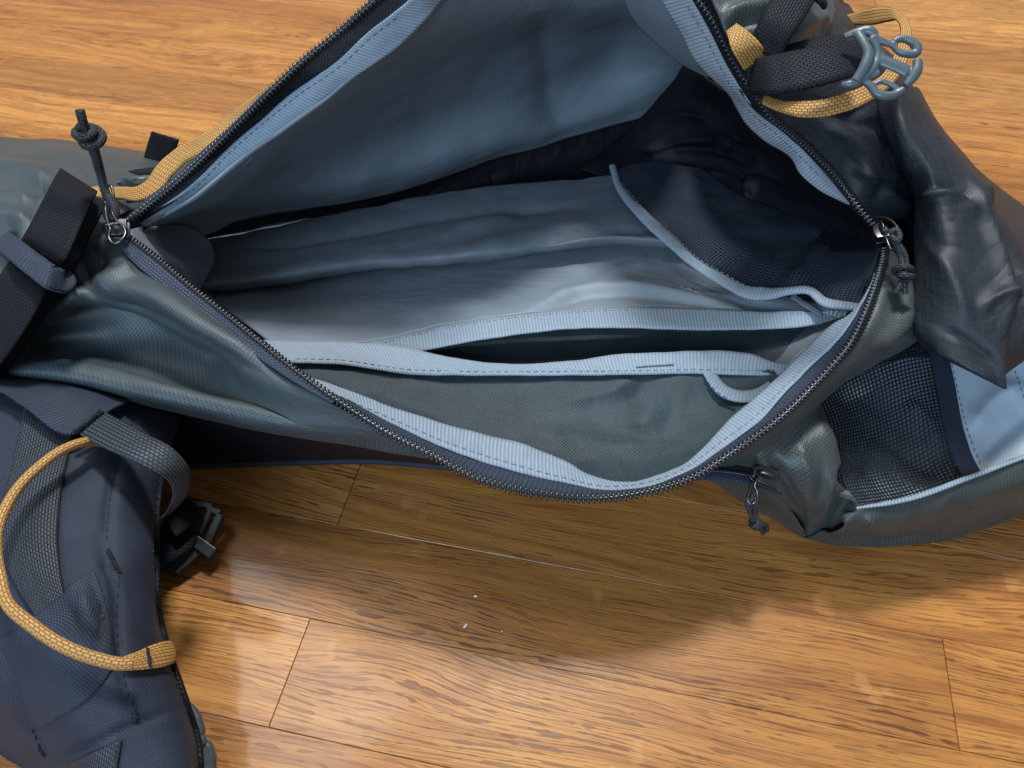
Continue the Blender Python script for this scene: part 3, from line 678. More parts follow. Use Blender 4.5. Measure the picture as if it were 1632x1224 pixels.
bp = loft('back_panel', [
    [(180, 620, .05), (300, 650, .055), (450, 686, .058), (600, 712, .062), (700, 730, .07)],
    [(180, 690, .03), (300, 700, .03), (450, 714, .03), (600, 724, .03), (720, 740, .03)],
    [(180, 742, .006), (300, 740, .006), (450, 735, .006), (600, 733, .006), (740, 745, .006)],
    [(180, 740, .0005), (300, 738, .0005), (450, 733, .0005), (600, 731, .0005), (740, 743, .0005)]], M['blackin'], bag, 60, 20, .002)
mbx = MB(); mbx.tube([(180, 745, .004), (300, 742, .004), (450, 737, .004), (600, 735, .004), (740, 747, .004)], .0022, 8, 60); mbx.build('back_panel_piping', M['navy'], bag)

# ---- outer shell, right end
collar = loft('black_collar', [
    nudged(COIL_UR, 1, 0, -.001),
    [(1180, -60, .20), (1230, 20, .192), (1258, 80, .184), (1290, 150, .170), (1335, 215, .157), (1378, 280, .141), (1418, 352, .12)],
    [(1300, -20, .16), (1335, 30, .163), (1352, 80, .166), (1372, 150, .160), (1402, 220, .149), (1432, 290, .130), (1452, 350, .105)],
    [(1350, 10, .13), (1382, 55, .132), (1420, 95, .138), (1440, 150, .143), (1452, 220, .138), (1462, 290, .118), (1475, 360, .085)],
    [(1320, -20, .06), (1370, 40, .06), (1400, 80, .06), (1430, 130, .06), (1450, 200, .05), (1470, 280, .04), (1480, 350, .04)]],
    M['black'], bag, 140, 110, .001, wob=.0008, wsc=26,
    folds=[([(1300, 185), (1345, 220), (1372, 270), (1368, 320)], .006, 6), ([(1310, 200), (1360, 230), (1385, 290), (1375, 330)], .004, 6), ([(1340, 190), (1400, 200), (1440, 240)], -.005, 10), ([(1290, 170), (1350, 180), (1395, 160)], -.005, 9), ([(1400, 300), (1430, 325), (1455, 330)], .006, 10), ([(1350, 260), (1400, 285), (1440, 275)], .005, 9)])
yoke = loft('olive_yoke', [
    [(1100, -60, .214), (1230, -60, .20), (1300, -45, .18), (1335, -15, .165)],
    [(1130, -10, .204), (1200, -10, .201), (1270, -5, .192), (1330, 10, .171)],
    [(1150, 38, .198), (1215, 35, .198), (1285, 25, .189), (1329, 27, .176)],
    [(1176, 92, .188), (1235, 88, .190), (1275, 76, .188), (1308, 66, .181)]], M['olive2'], bag, 50, 40, wob=.0015, wsc=40,
    folds=[([(1150, 30), (1180, 15), (1230, 10)], .005, 7), ([(1160, 45), (1200, 30), (1235, 28)], -.004, 6), ([(1260, 70), (1290, 40), (1325, 25)], .004, 8)])
fold = loft('collar_flap', [
    [(1370, 165, .10), (1388, 220, .095), (1410, 268, .085), (1425, 312, .07), (1432, 385, .055), (1440, 465, .05), (1450, 540, .05), (1465, 558, .05)],
    [(1390, 150, .135), (1408, 205, .135), (1436, 260, .13), (1458, 305, .12), (1462, 380, .108), (1464, 460, .1), (1468, 540, .09), (1478, 556, .09)],
    [(1398, 145, .156), (1412, 200, .155), (1439, 255, .149), (1460, 300, .141), (1464, 380, .131), (1467, 460, .122), (1470, 540, .112), (1480, 557, .106)],
    [(1430, 138, .163), (1450, 200, .162), (1480, 260, .158), (1495, 320, .152), (1505, 400, .142), (1510, 480, .131), (1520, 545, .121), (1532, 583, .112)],
    [(1455, 138, .155), (1482, 195, .155), (1522, 260, .153), (1548, 320, .150), (1564, 400, .143), (1572, 490, .132), (1582, 560, .122), (1594, 617, .110)],
    [(1464, 140, .135), (1500, 203, .134), (1548, 262, .134), (1585, 322, .135), (1608, 400, .134), (1612, 480, .128), (1608, 555, .12), (1601, 600, .110)],
    [(1462, 143, .10), (1503, 207, .1), (1552, 268, .104), (1612, 345, .112), (1655, 400, .116), (1675, 470, .116), (1685, 530, .114), (1660, 560, .106)],
    [(1450, 150, .04), (1500, 220, .03), (1570, 280, .03), (1660, 350, .04), (1720, 410, .05), (1750, 470, .05), (1760, 520, .05), (1740, 560, .05)]],
    M['black'], bag, 150, 150, .001, wob=.0004, wsc=22,
    folds=[([(1466, 318), (1500, 306), (1530, 318), (1556, 350)], .006, 5), ([(1480, 300), (1520, 298), (1552, 330)], -.004, 8),
           ([(1538, 262), (1562, 330), (1592, 420), (1602, 540)], .007, 6), ([(1556, 290), (1590, 350), (1600, 366)], .006, 4), ([(1575, 310), (1600, 380), (1618, 440)], -.007, 8),
           ([(1474, 380), (1510, 430), (1548, 520)], .003, 8), ([(1490, 520), (1545, 545), (1596, 590)], -.004, 9), ([(1480, 545), (1540, 580), (1592, 612)], .004, 6),
           ([(1425, 155), (1445, 230), (1466, 290)], .004, 8), ([(1450, 160), (1490, 250), (1530, 300)], -.003, 12), ([(1560, 500), (1590, 470), (1630, 470)], .004, 6), ([(1600, 400), (1625, 440), (1640, 500)], .005, 6)])
loft('side_gusset', [  # black sheet standing in for the shade of the hollow behind the collar
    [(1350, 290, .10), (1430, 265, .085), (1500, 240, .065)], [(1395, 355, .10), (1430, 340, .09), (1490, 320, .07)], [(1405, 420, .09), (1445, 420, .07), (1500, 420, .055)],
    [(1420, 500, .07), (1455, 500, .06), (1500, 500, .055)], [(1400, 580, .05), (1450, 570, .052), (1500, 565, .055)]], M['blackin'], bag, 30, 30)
side = loft('side_panel', [
    [(1412, 392, .1215), (1411, 415, .120), (1401, 450, .1175), (1384, 497, .1145), (1358, 550, .1105), (1304, 613, .1045), (1241, 673, .098), (1171, 723, .091)],
    [(1422, 398, .118), (1435, 430, .117), (1432, 475, .116), (1412, 520, .113), (1378, 562, .108), (1322, 612, .101), (1260, 674, .094), (1185, 726, .087)],
    [(1445, 415, .106), (1465, 445, .108), (1465, 485, .110), (1445, 525, .107), (1400, 562, .102), (1335, 607, .095), (1275, 668, .088), (1200, 727, .081)],
    [(1455, 425, .095), (1479, 455, .096), (1480, 490, .097), (1468, 530, .095), (1408, 573, .090), (1340, 614, .084), (1285, 668, .077), (1212, 728, .070)],
    [(1440, 425, .06), (1465, 460, .06), (1465, 490, .06), (1450, 530, .06), (1395, 570, .055), (1330, 608, .05), (1270, 664, .05), (1200, 724, .05)]],
    M['olive2'], bag, 100, 50, .001, wob=.0012, wsc=35,
    folds=[([(1420, 430), (1405, 480), (1375, 540), (1340, 590)], .003, 10), ([(1395, 560), (1430, 530), (1455, 480)], .004, 9), ([(1440, 440), (1440, 500)], -.003, 9)])
pin = loft('side_pocket_lining', [
    [(1290, 640, .035), (1325, 700, .035), (1350, 780, .04), (1370, 815, .05)], [(1380, 590, .035), (1410, 660, .03), (1420, 760, .035), (1440, 805, .05)],
    [(1500, 545, .05), (1520, 640, .042), (1535, 720, .045), (1560, 765, .052)]], M['palelining'], bag, 40, 24)
smesh = loft('side_pocket_mesh', [
    [(1290, 630, .06), (1318, 690, .062), (1328, 740, .062), (1345, 785, .058), (1366, 814, .055)],
    [(1360, 585, .058), (1380, 650, .052), (1390, 710, .050), (1402, 770, .052), (1426, 806, .056)],
    [(1430, 555, .062), (1440, 630, .054), (1452, 700, .050), (1466, 755, .052), (1482, 790, .057)],
    [(1484, 545, .066), (1498, 620, .059), (1512, 690, .055), (1530, 742, .056), (1548, 768, .058)]],
    M['meshc'], bag, 60, 60, .0005, wob=.0018, wsc=40, folds=[([(1440, 640), (1480, 680), (1500, 720)], .006, 12), ([(1400, 700), (1450, 730), (1500, 760)], -.003, 10)])
stp = loft('pocket_trim_tape', [
    [(1478, 545, .067), (1492, 615, .061), (1506, 690, .057), (1526, 744, .058), (1540, 768, .0588)],
    [(1495, 545, .070), (1508, 615, .064), (1522, 690, .060), (1542, 740, .060), (1554, 762, .060)],
    [(1507, 545, .069), (1522, 615, .063), (1537, 690, .059), (1556, 738, .060), (1568, 758, .060)]], M['navy'], bag, 60, 12, .001, wob=.0004)
stitches('stitching', stp.along([(1493, 570), (1508, 640), (1522, 700), (1544, 752)], .0003), M['thread_d'], stp.o)
pale = loft('pale_pocket_panel', [
    [(1506, 545, .0675), (1521, 615, .0615), (1536, 690, .0575), (1555, 738, .0585), (1566, 758, .0590)],
    [(1570, 540, .068), (1585, 620, .062), (1598, 690, .059), (1610, 725, .060), (1616, 740, .0605)],
    [(1660, 530, .075), (1670, 600, .068), (1680, 660, .064), (1690, 695, .064), (1700, 712, .065)]], M['palelining'], bag, 50, 50, wob=.0016, wsc=32,
    folds=[([(1540, 690), (1580, 640), (1632, 610)], .004, 12), ([(1560, 735), (1600, 690), (1650, 650)], -.003, 12)])
stitches('stitching', pale.along([(1514, 570), (1530, 640), (1546, 700), (1564, 746)], .0004), M['thread_m'], pale.o)
stitches('stitching', pale.along([(1610, 570), (1620, 600), (1634, 640)], .0004), M['thread_m'], pale.o)
roll_top = [(1350, 826, .051), (1366, 812, .0575), (1421, 803, .0585), (1471, 790, .0595), (1521, 772, .0605), (1565, 755, .0615), (1632, 730, .0635), (1700, 706, .065)]
roll = loft('pocket_front_panel', [
    nudged(roll_top, 0, -4, -.008), roll_top,
    [(1338, 838, .045), (1368, 829, .053), (1430, 822, .054), (1500, 806, .055), (1570, 782, .057), (1640, 756, .060), (1710, 735, .062)],
    [(1308, 851, .026), (1346, 849, .034), (1425, 845, .037), (1500, 835, .038), (1576, 812, .040), (1640, 788, .044), (1710, 765, .046)],
    [(1290, 857, .011), (1345, 862, .016), (1422, 863, .016), (1499, 855, .016), (1576, 835, .017), (1632, 815, .018), (1710, 785, .018)],
    [(1283, 858, .005), (1345, 867, .003), (1422, 869, .003), (1499, 861, .003), (1576, 841, .003), (1632, 821, .003), (1710, 790, .003)],
    [(1290, 845, .001), (1345, 850, .001), (1422, 852, .001), (1499, 846, .001), (1576, 828, .001), (1632, 808, .001), (1710, 780, .001)]],
    M['olive2'], bag, 110, 70, .001, wob=.0010, wsc=35,
    folds=[([(1300, 852), (1350, 856), (1420, 861), (1500, 853)], -.005, 5), ([(1375, 825), (1400, 840), (1440, 850)], .003, 9), ([(1510, 800), (1535, 815), (1550, 806)], -.003, 8), ([(1360, 815), (1345, 835), (1310, 850)], .004, 7)])
strip('side_pocket_binding', [(1366, 809, .060, 6), (1421, 801, .0605, 8), (1471, 788, .0615, 10), (1521, 770, .0625, 9), (1565, 753, .0635, 9), (1632, 728, .0655, 8), (1700, 704, .067, 8)], 9, M['gros'], bag, 110, 5, .001, crown=.0006, wob=.0006, wsc=90)
pouch = loft('pouch_panel', [
    [(1196, 722, .070), (1212, 760, .058), (1242, 800, .042), (1272, 835, .022), (1283, 855, .008)],
    [(1206, 724, .080), (1228, 765, .068), (1258, 805, .050), (1282, 835, .030), (1290, 855, .012)],
    [(1245, 688, .084), (1275, 740, .078), (1295, 790, .062), (1302, 826, .040), (1305, 852, .018)],
    [(1288, 640, .084), (1313, 700, .082), (1324, 760, .071), (1334, 802, .056), (1330, 842, .034)],
    [(1299, 628, .078), (1325, 690, .075), (1332, 740, .070), (1350, 785, .062), (1366, 813, .055)],
    [(1302, 635, .05), (1328, 695, .05), (1338, 745, .05), (1356, 788, .05), (1370, 815, .048)]],
    M['olive2'], bag, 60, 70, .001, wob=.0014, wsc=40,
    folds=[([(1225, 720), (1262, 790), (1285, 845)], -.006, 7), ([(1300, 660), (1325, 730), (1320, 790), (1300, 840)], .004, 8), ([(1328, 745), (1350, 770), (1345, 810), (1310, 850)], -.006, 7), ([(1270, 700), (1290, 760), (1288, 820)], .003, 9)])
loft('lid_pocket', [
    [(1090, 752, .066), (1140, 738, .072), (1190, 722, .076), (1215, 735, .072)],
    [(1108, 760, .050), (1150, 757, .056), (1200, 757, .060), (1232, 770, .058)],
    [(1130, 768, .034), (1172, 782, .040), (1220, 792, .046), (1255, 805, .044)],
    [(1160, 785, .012), (1198, 808, .016), (1240, 828, .020), (1280, 850, .020)],
    [(1175, 790, .002), (1205, 812, .003), (1240, 832, .003), (1283, 857, .003)]], M['olive2'], bag, 60, 40, .001, wob=.0012, wsc=50)
strip('pocket_zipper_tape', [(1100, 752, .066, 24), (1150, 752, .066, 26), (1200, 760, .066, 26), (1250, 775, .060, 26)], 26, M['tape'], bag, 40, 6, .0008)
coil('pocket_zipper_coil', [(1100, 751, .0675), (1150, 751, .0675), (1200, 759, .0675), (1245, 772, .063)], bag, .0016, .0014, .0008)
# ---- zip sliders with cord pulls
def frame(o, xp, up=(0, 0, 1)):
    o, xp = W(o), W(xp); ax = (xp - o).normalized(); az = Vector(up); az = (az - ax * az.dot(ax)).normalized()
    return o, ax, az.cross(ax), az
def slider(at, toward, parent, s=1.0):
    o, ax, ay, az = frame(at, toward, (EYE - W(at)).normalized() * .5 + Vector((0, 0, .5)))
    mb = MB()
    def Q(x, y, z): return o + ax * (x * s) + ay * (y * s) + az * (z * s)
    poly = [Q(-.0055, .0022, 0), (Q(-.003, .0036, 0)), Q(.001, .0042, 0), Q(.0055, .0036, 0), Q(.0055, -.0036, 0), Q(.001, -.0042, 0), Q(-.003, -.0036, 0), Q(-.0055, -.0022, 0)]
    mb.prism([p + az * .0030 * s for p in poly], az, .0012 * s); mb.prism([p - az * .0008 * s for p in poly], az, .0012 * s)
    mb.box(Q(.0032, 0, .001), ax, ay, az, .003 * s, .0014 * s, .004 * s)
    mb.tube([Q(-.0035, 0, .0034), Q(-.003, 0, .0058), Q(0, 0, .0066), Q(.003, 0, .0058), Q(.0038, 0, .0034)], .0011 * s, 8, 24, flat=.7)
    return mb.build('zipper_slider', M['metal'], parent, bevel=.0003), Q
def cordpull(name, pts, parent, r=.0011, knot=None, tails=()):
    mb = MB()
    mb.tube(pts, r, 8, 60)
    if knot:
        c, ax, rad = W(knot[0]), (W(knot[1]) - W(knot[0])).normalized(), knot[2]
        e1 = ax.orthogonal().normalized(); e2 = ax.cross(e1); q = []
        for i in range(40):
            a = i / 39 * math.pi * 5; h = math.sin(i / 39 * math.pi * 2.2) * rad * .55
            rr = rad * (.55 + .25 * math.sin(a * .7))
            q.append(c + ax * (h + (i / 39 - .5) * rad * .9) + e1 * rr * math.cos(a) + e2 * rr * math.sin(a))
        mb.tube(q, r * 1.05, 8, 160)
    for t in tails: mb.tube(t, r, 8, 20)
    return mb.build(name, M['cord'], parent)

sl, Q = slider((187, 367, .131), (215, 364, .131), bag, 1.15)
ring = MB(); ring.tube([(176, 366, .137), (170, 345, .139), (168, 318, .141), (170, 298, .142), (176, 296, .143), (180, 306, .142), (178, 335, .139), (186, 352, .138), (197, 362, .137), (200, 372, .136), (192, 384, .135), (182, 388, .134), (174, 380, .135)], .0008, 8, 120, closed=True)
ring.build('pull_loop', M['metal'], sl)
cordpull('pull_cord', [(174, 322, .140), (166, 300, .144), (160, 275, .150), (154, 250, .158), (149, 232, .163), (143, 215, .168), (136, 205, .171), (131, 190, .175), (127, 175, .178)], sl, .0023,
         ((142, 214, .168), (133, 196, .173), .0072), [[(158, 272, .150), (152, 250, .157), (145, 232, .163), (140, 215, .168)], [(172, 312, .142), (184, 338, .138), (180, 352, .136), (172, 346, .137), (170, 325, .140)]])
sr, Q = slider((1404, 374, .130), (1414, 398, .130), bag, 1.05)
ring = MB(); ring.tube([(1396, 345, .134), (1412, 348, .137), (1428, 360, .139), (1432, 370, .139), (1424, 372, .139), (1416, 366, .138), (1412, 374, .138), (1414, 385, .138), (1420, 396, .137), (1426, 398, .136)], .0008, 8, 90)
ring.build('pull_loop', M['metal'], sr)
cordpull('pull_cord', [(1417, 372, .139), (1428, 366, .141), (1434, 376, .140), (1430, 384, .139), (1422, 378, .139), (1432, 390, .137), (1440, 402, .135), (1444, 416, .132), (1442, 432, .130)], sr, .0016,
         ((1440, 436, .130), (1437, 452, .127), .0058), [[(1420, 376, .139), (1430, 394, .136), (1436, 408, .133), (1438, 424, .131)], [(1437, 448, .128), (1432, 460, .126), (1428, 467, .124)], [(1442, 448, .128), (1442, 460, .126), (1443, 469, .124)]])
sp, Q = slider((1216, 760, .0695), (1240, 768, .0685), bag, 1.15)
ring = MB(); ring.tube([(1206, 758, .073), (1200, 770, .072), (1194, 785, .070), (1192, 798, .068), (1198, 804, .067), (1206, 796, .068), (1207, 784, .070), (1203, 774, .072), (1206, 764, .074)], .0008, 8, 80, closed=True)
ring.build('pull_loop', M['metal'], sp)
cordpull('pull_cord', [(1203, 785, .069), (1198, 795, .068), (1192, 804, .066), (1196, 818, .062), (1202, 830, .058)], sp, .0014,
         ((1205, 834, .056), (1216, 838, .054), .0030), [[(1203, 785, .069), (1205, 800, .067), (1203, 815, .062), (1206, 830, .058)], [(1210, 838, .055), (1220, 836, .052), (1222, 846, .048)], [(1208, 838, .055), (1214, 844, .051), (1216, 849, .047)]])

# ---- webbing on the left end
w0 = strip('compression_strap_layer', [(140, 306, .132, 66), (112, 358, .131, 68), (84, 412, .124, 72), (60, 450, .122, 72), (12, 520, .110, 76), (-60, 610, .09, 76)], 70, M['web'], bag, 60, 6, .0016)
w1 = strip('compression_strap', [(126, 286, .138, 70), (121, 294, .143, 70), (95, 345, .144, 72), (70, 395, .139, 76), (64, 405, .136, 76)], 70, M['web'], bag, 60, 8, .0018, crown=.0003)
w2 = strip('compression_strap', [(62, 412, .132, 74), (44, 440, .134, 76), (5, 503, .126, 80), (-60, 595, .10, 80)], 76, M['web'], bag, 60, 8, .0018, crown=.0003)
kp = strip('strap_keeper', [(0, 380, .12, 34), (20, 395, .140, 36), (52, 420, .1435, 38), (86, 443, .142, 38), (104, 448, .132, 34), (98, 440, .122, 30)], 38, M['tape'], bag, 50, 7, .0015, crown=.0008)
# pieces showing behind the zip
strip('standing_strap', [(262, 216, .07, 44), (252, 250, .055, 44), (246, 290, .04, 46)], 44, M['web'], bag, 20, 6, .0018)
mbx = MB(); mbx.tube([(205, 280, .085), (225, 276, .085), (254, 273, .083)], .0042, 10, 20, flat=.6); mbx.build('strap_loop_end', M['web'], bag)
mbx = MB(); mbx.tube([(180, 293, .10), (200, 288, .104), (222, 285, .105), (248, 282, .102)], [.0012, .0026, .003, .0024], 10, 30, flat=.5); mbx.build('ladder_buckle', M['plastic'], bag)
strip('orange_daisy_chain', [(138, 304, .112, 16), (160, 305, .114, 17), (190, 306, .118, 19), (220, 308, .122, 22), (240, 298, .124, 26), (262, 270, .128, 28), (290, 245, .133, 26), (315, 232, .138, 26), (345, 214, .144, 22), (372, 190, .149, 18), (400, 165, .156, 16), (428, 143, .163, 10)], 22, M['orange'], bag, 90, 6, .0014, wob=.0008, wsc=60)

# ---- top right straps, orange loop and buckle
strip('lash_strap', [(1290, -60, .205, 66), (1262, 0, .204, 64), (1240, 38, .202, 58), (1216, 86, .194, 56)], 60, M['web'], bag, 40, 8, .0018, crown=.0003)
mbx = MB(); mbx.tube([(1298, -6, .2), (1308, 0, .2), (1314, 8, .198)], .0028, 10, 16, flat=.6); mbx.build('strap_loop_end', M['web'], bag)
strip('orange_loop_tab', [(1166, 42, .201, 20), (1178, 58, .202, 34), (1192, 78, .199, 42), (1206, 100, .192, 44)], 40, M['orange'], bag, 30, 6, .0014, wob=.0004)
strip('buckle_strap_layer', [(1190, 116, .184, 52), (1250, 100, .190, 52), (1310, 84, .196, 52), (1352, 78, .199, 46)], 52, M['web'], bag, 40, 6, .0016)
strip('buckle_strap', [(1190, 126, .186, 54), (1210, 122, .194, 58), (1250, 114, .200, 60), (1300, 104, .203, 60), (1345, 94, .204, 56), (1376, 88, .203, 52)], 58, M['web'], bag, 60, 8, .0018, crown=.0003)
strip('orange_loop', [(1216, 156, .178, 12), (1240, 166, .180, 16), (1268, 172, .184, 22), (1300, 172, .187, 25), (1340, 163, .189, 26), (1380, 148, .189, 25), (1412, 128, .184, 22), (1432, 100, .184, 24), (1443, 66, .182, 20), (1443, 40, .178, 16), (1430, 24, .172, 14), (1410, 22, .166, 24), (1385, 26, .158, 26), (1358, 30, .148, 18), (1335, 34, .140, 12)], 20, M['orange'], bag, 140, 6, .0016, wob=.0006)
# side release buckle, male half
BN = ((EYE - P(1400, 100, .205)).normalized() * .7 + Vector((.15, 0, .6))).normalized(); BO = P(1395, 98, .207)
def bpnt(px, py, h=0.0):
    d = ray(px, py); t = (BO - EYE).dot(BN) / d.dot(BN); return EYE + d * t + BN * h
bk = MB()
def bar(pts, r, flat=.8, n=None): bk.tube([bpnt(*p) for p in pts], [x * .88 for x in r], 12, n or 40, flat=flat, up=BN)
bar([(1346, 56, -.001), (1366, 52, .0005), (1386, 52, .001), (1394, 60, .001)], [.0014, .0026, .0028, .0022], .8)
bar([(1366, 55, .001), (1374, 72, .0022), (1381, 92, .0026), (1375, 112, .0022), (1362, 132, .001)], [.0026, .0024, .003, .0026, .0026], .8)
bar([(1342, 133, -.001), (1352, 134, 0), (1364, 133, 0)], [.0015, .0024, .0024], .8)
bar([(1386, 62, .001), (1394, 74, .0012), (1398, 92, .001), (1392, 108, .001), (1378, 124, .001), (1364, 134, .0)], [.002, .0018, .0022, .002, .002, .0022], .8)
bar([(1390, 62, .001), (1404, 68, .001), (1418, 73, .001), (1426, 74, .001)], [.0022, .0017, .0016, .0018], .9)
bar([(1422, 75, .001), (1424, 68, .001), (1436, 64, .001), (1450, 68, .001), (1459, 76, .001), (1459, 86, .001), (1446, 88, .001), (1430, 84, .001), (1422, 76, .001)], [.0014, .0018, .0022, .0024, .0024, .0022, .0018, .0014, .0014], 1.0, 60)
bar([(1396, 94, .001), (1415, 103, .0012), (1432, 110, .0012), (1446, 117, .001)], [.0034, .0034, .0032, .0034], .45)
bar([(1460, 98, .0015), (1460, 110, .0015), (1454, 124, .0012), (1442, 138, .0008)], [.0022, .0026, .0028, .0018], .8)
bar([(1398, 92, .001), (1392, 78, .0005), (1402, 82, .0005), (1408, 98, .001)], [.0014, .0012, .0012, .0014], .6)
bar([(1380, 124, .0005), (1390, 122, .0005), (1400, 116, .0008)], [.0018, .0016, .0016], .8)
bar([(1376, 128, .0), (1388, 138, .0), (1396, 148, .0), (1412, 153, .0), (1428, 150, .0), (1440, 142, .0)], [.0018, .0018, .0020, .0022, .0024, .0018], .9)
bar([(1392, 136, .0), (1404, 130, .0), (1418, 134, .0), (1432, 144, .0)], [.0012, .0014, .0014, .0016], .9)
bk.build('buckle', M['plastic'], bag, remesh=.00035)

# ---- shoulder strap, lower left
ss = loft('shoulder_strap', [
    [(-160, 600, .0), (-140, 760, .0), (-120, 900, .0), (-80, 1060, .0), (-20, 1185, .0), (50, 1240, .0), (100, 1300, .0)],
    [(-120, 600, .06), (-105, 760, .06), (-90, 900, .055), (-55, 1050, .05), (0, 1168, .035), (57, 1226, .02), (110, 1290, .015)],
    [(-20, 612, .088), (-20, 760, .092), (-10, 900, .09), (15, 1030, .082), (55, 1140, .066), (100, 1210, .052), (150, 1290, .045)],
    [(100, 636, .086), (95, 760, .094), (100, 900, .094), (115, 1030, .088), (140, 1130, .078), (180, 1205, .068), (220, 1290, .06)],
    [(215, 645, .075), (190, 760, .088), (180, 880, .090), (190, 1000, .084), (212, 1110, .074), (242, 1190, .064), (270, 1290, .058)],
    [(272, 660, .06), (238, 770, .074), (233, 880, .077), (241, 1000, .071), (264, 1085, .063), (294, 1178, .055), (304, 1290, .05)],
    [(290, 670, .045), (255, 765, .058), (248, 880, .060), (254, 985, .055), (280, 1075, .047), (313, 1176, .040), (320, 1290, .035)],
    [(275, 682, .01), (244, 770, .02), (236, 880, .02), (243, 985, .015), (268, 1075, .01), (300, 1176, .005), (308, 1290, .004)]],
    M['navy'], bag, 130, 130, .0015, wob=.0012, wsc=30, rot=True,
    folds=[([(223, 642), (191, 727), (176, 784), (169, 870), (187, 966), (188, 1033), (200, 1093), (215, 1140)], -.0028, 5),
           ([(13, 1019), (23, 1063), (40, 1133), (67, 1196), (83, 1213)], -.0028, 5),
           ([(83, 1213), (150, 1185), (217, 1155), (290, 1126)], -.003, 4),
           ([(125, 930), (140, 970), (165, 1020)], .003, 8), ([(140, 920), (150, 965), (180, 1010)], -.002, 6), ([(150, 840), (160, 880), (172, 920)], -.002, 8)])
for q in ([(223, 642), (191, 727), (176, 784), (169, 870)], [(190, 913), (187, 966), (188, 1033), (200, 1093), (213, 1133)], [(16, 1030), (23, 1063), (40, 1133), (67, 1196)]):
    stitches('stitching', ss.along(q, .0004), M['thread_d'], ss.o)
for q in ([(173, 876), (181, 893), (190, 913)], [(213, 1131), (217, 1153)], [(13, 1019), (17, 1040)], [(64, 1192), (74, 1206)]):
    bartack(ss.along(q, .0005, 12), M['thread_d'], ss.o, .0012)
for dx in (0,):
    e = MB(); e.tube(ss.along([(290, 672), (255, 765), (248, 830), (247, 880), (253, 985), (267, 1040), (280, 1078), (300, 1136), (313, 1178), (319, 1260)], .0006, 40), .0016, 8, 120); e.build('edge_piping', M['blackin'], ss.o)
    stitches('stitching', ss.along([(252, 765), (243, 840), (242, 880), (248, 985), (262, 1040), (276, 1085), (296, 1140), (308, 1180)], .0008), M['thread_d'], ss.o)
el = [(42, 648), (30, 710), (18, 770), (8, 816), (8, 860), (13, 893), (34, 940), (63, 986)]; er = [(122, 688), (112, 725), (102, 765), (96, 816), (94, 860), (97, 899), (101, 930), (108, 956)]
ww = loft('harness_webbing', [ss.along(el, .0022, 40), ss.along([((a[0] + b[0]) / 2, (a[1] + b[1]) / 2) for a, b in zip(el, er)], .0030, 40), ss.along(er, .0022, 40)], M['webg'], ss.o, 80, 12, .0016)
sv = loft('strap_sleeve', [
    ss.along([(-20, 1034), (20, 1014), (63, 985), (107, 951), (138, 924), (150, 915)], .0042, 30),
    ss.along([(-15, 1050), (30, 1040), (80, 1010), (125, 975), (150, 950), (160, 940)], .0040, 30),
    ss.along([(0, 1100), (40, 1100), (90, 1080), (135, 1050), (160, 1020), (172, 1000)], .0026, 30),
    ss.along([(25, 1160), (60, 1160), (100, 1140), (145, 1110), (170, 1080), (184, 1055)], .0008, 30)], M['navy'], ss.o, 70, 40, .0012, rot=True,
    folds=[([(128, 935), (140, 975), (160, 1020)], .0015, 7)])
yk = loft('strap_yoke', [
    [(-60, 588, .085), (0, 597, .086), (100, 608, .085), (200, 634, .080)],
    [(-60, 600, .096), (0, 606, .097), (100, 622, .096), (202, 639, .084)],
    [(-60, 606, .1), (0, 616, .101), (60, 640, .101), (122, 660, .098), (185, 648, .09)],
    [(-60, 610, .1), (0, 624, .101), (35, 646, .102), (118, 690, .100), (166, 656, .094)]], M['navy'], ss.o, 60, 30, .0014, wob=.0006)
lw = loft('lower_webbing', [ss.along([(117, 1213), (112, 1260), (110, 1290)], .002, 12), ss.along([(155, 1196), (150, 1240), (148, 1290)], .0026, 12), ss.along([(193, 1179), (188, 1224), (182, 1290)], .002, 12)], M['webg'], ss.o, 20, 12, .0015)
# grey webbing loop that arches off the strap
lu = [(167, 656, .100), (233, 691, .106), (277, 715, .104), (299, 740, .096), (305, 762, .086), (294, 796, .070), (262, 825, .058), (240, 835, .052)]
ll = [(127, 692, .103), (172, 715, .108), (221, 737, .108), (257, 757, .102), (272, 772, .093), (277, 789, .082), (272, 808, .070), (260, 828, .060), (238, 842, .053)]
lm = [((a[0] + b[0]) / 2, (a[1] + b[1]) / 2, (a[2] + b[2]) / 2 + .0008) for a, b in zip(spl(lu, 20), spl(ll, 20))]
loop = loft('load_lifter_loop', [lu, lm, ll], M['webg'], ss.o, 90, 9, .0016)
bartack([P(118, 688, .104), P(140, 672, .104), P(160, 654, .103)], M['thread_d'], ss.o, .0014)
mbx = MB(); mbx.tube([(118, 690, .1025), (140, 673, .1025), (162, 655, .1015)], .0016, 8, 20); mbx.build('loop_fold', M['webg'], ss.o)
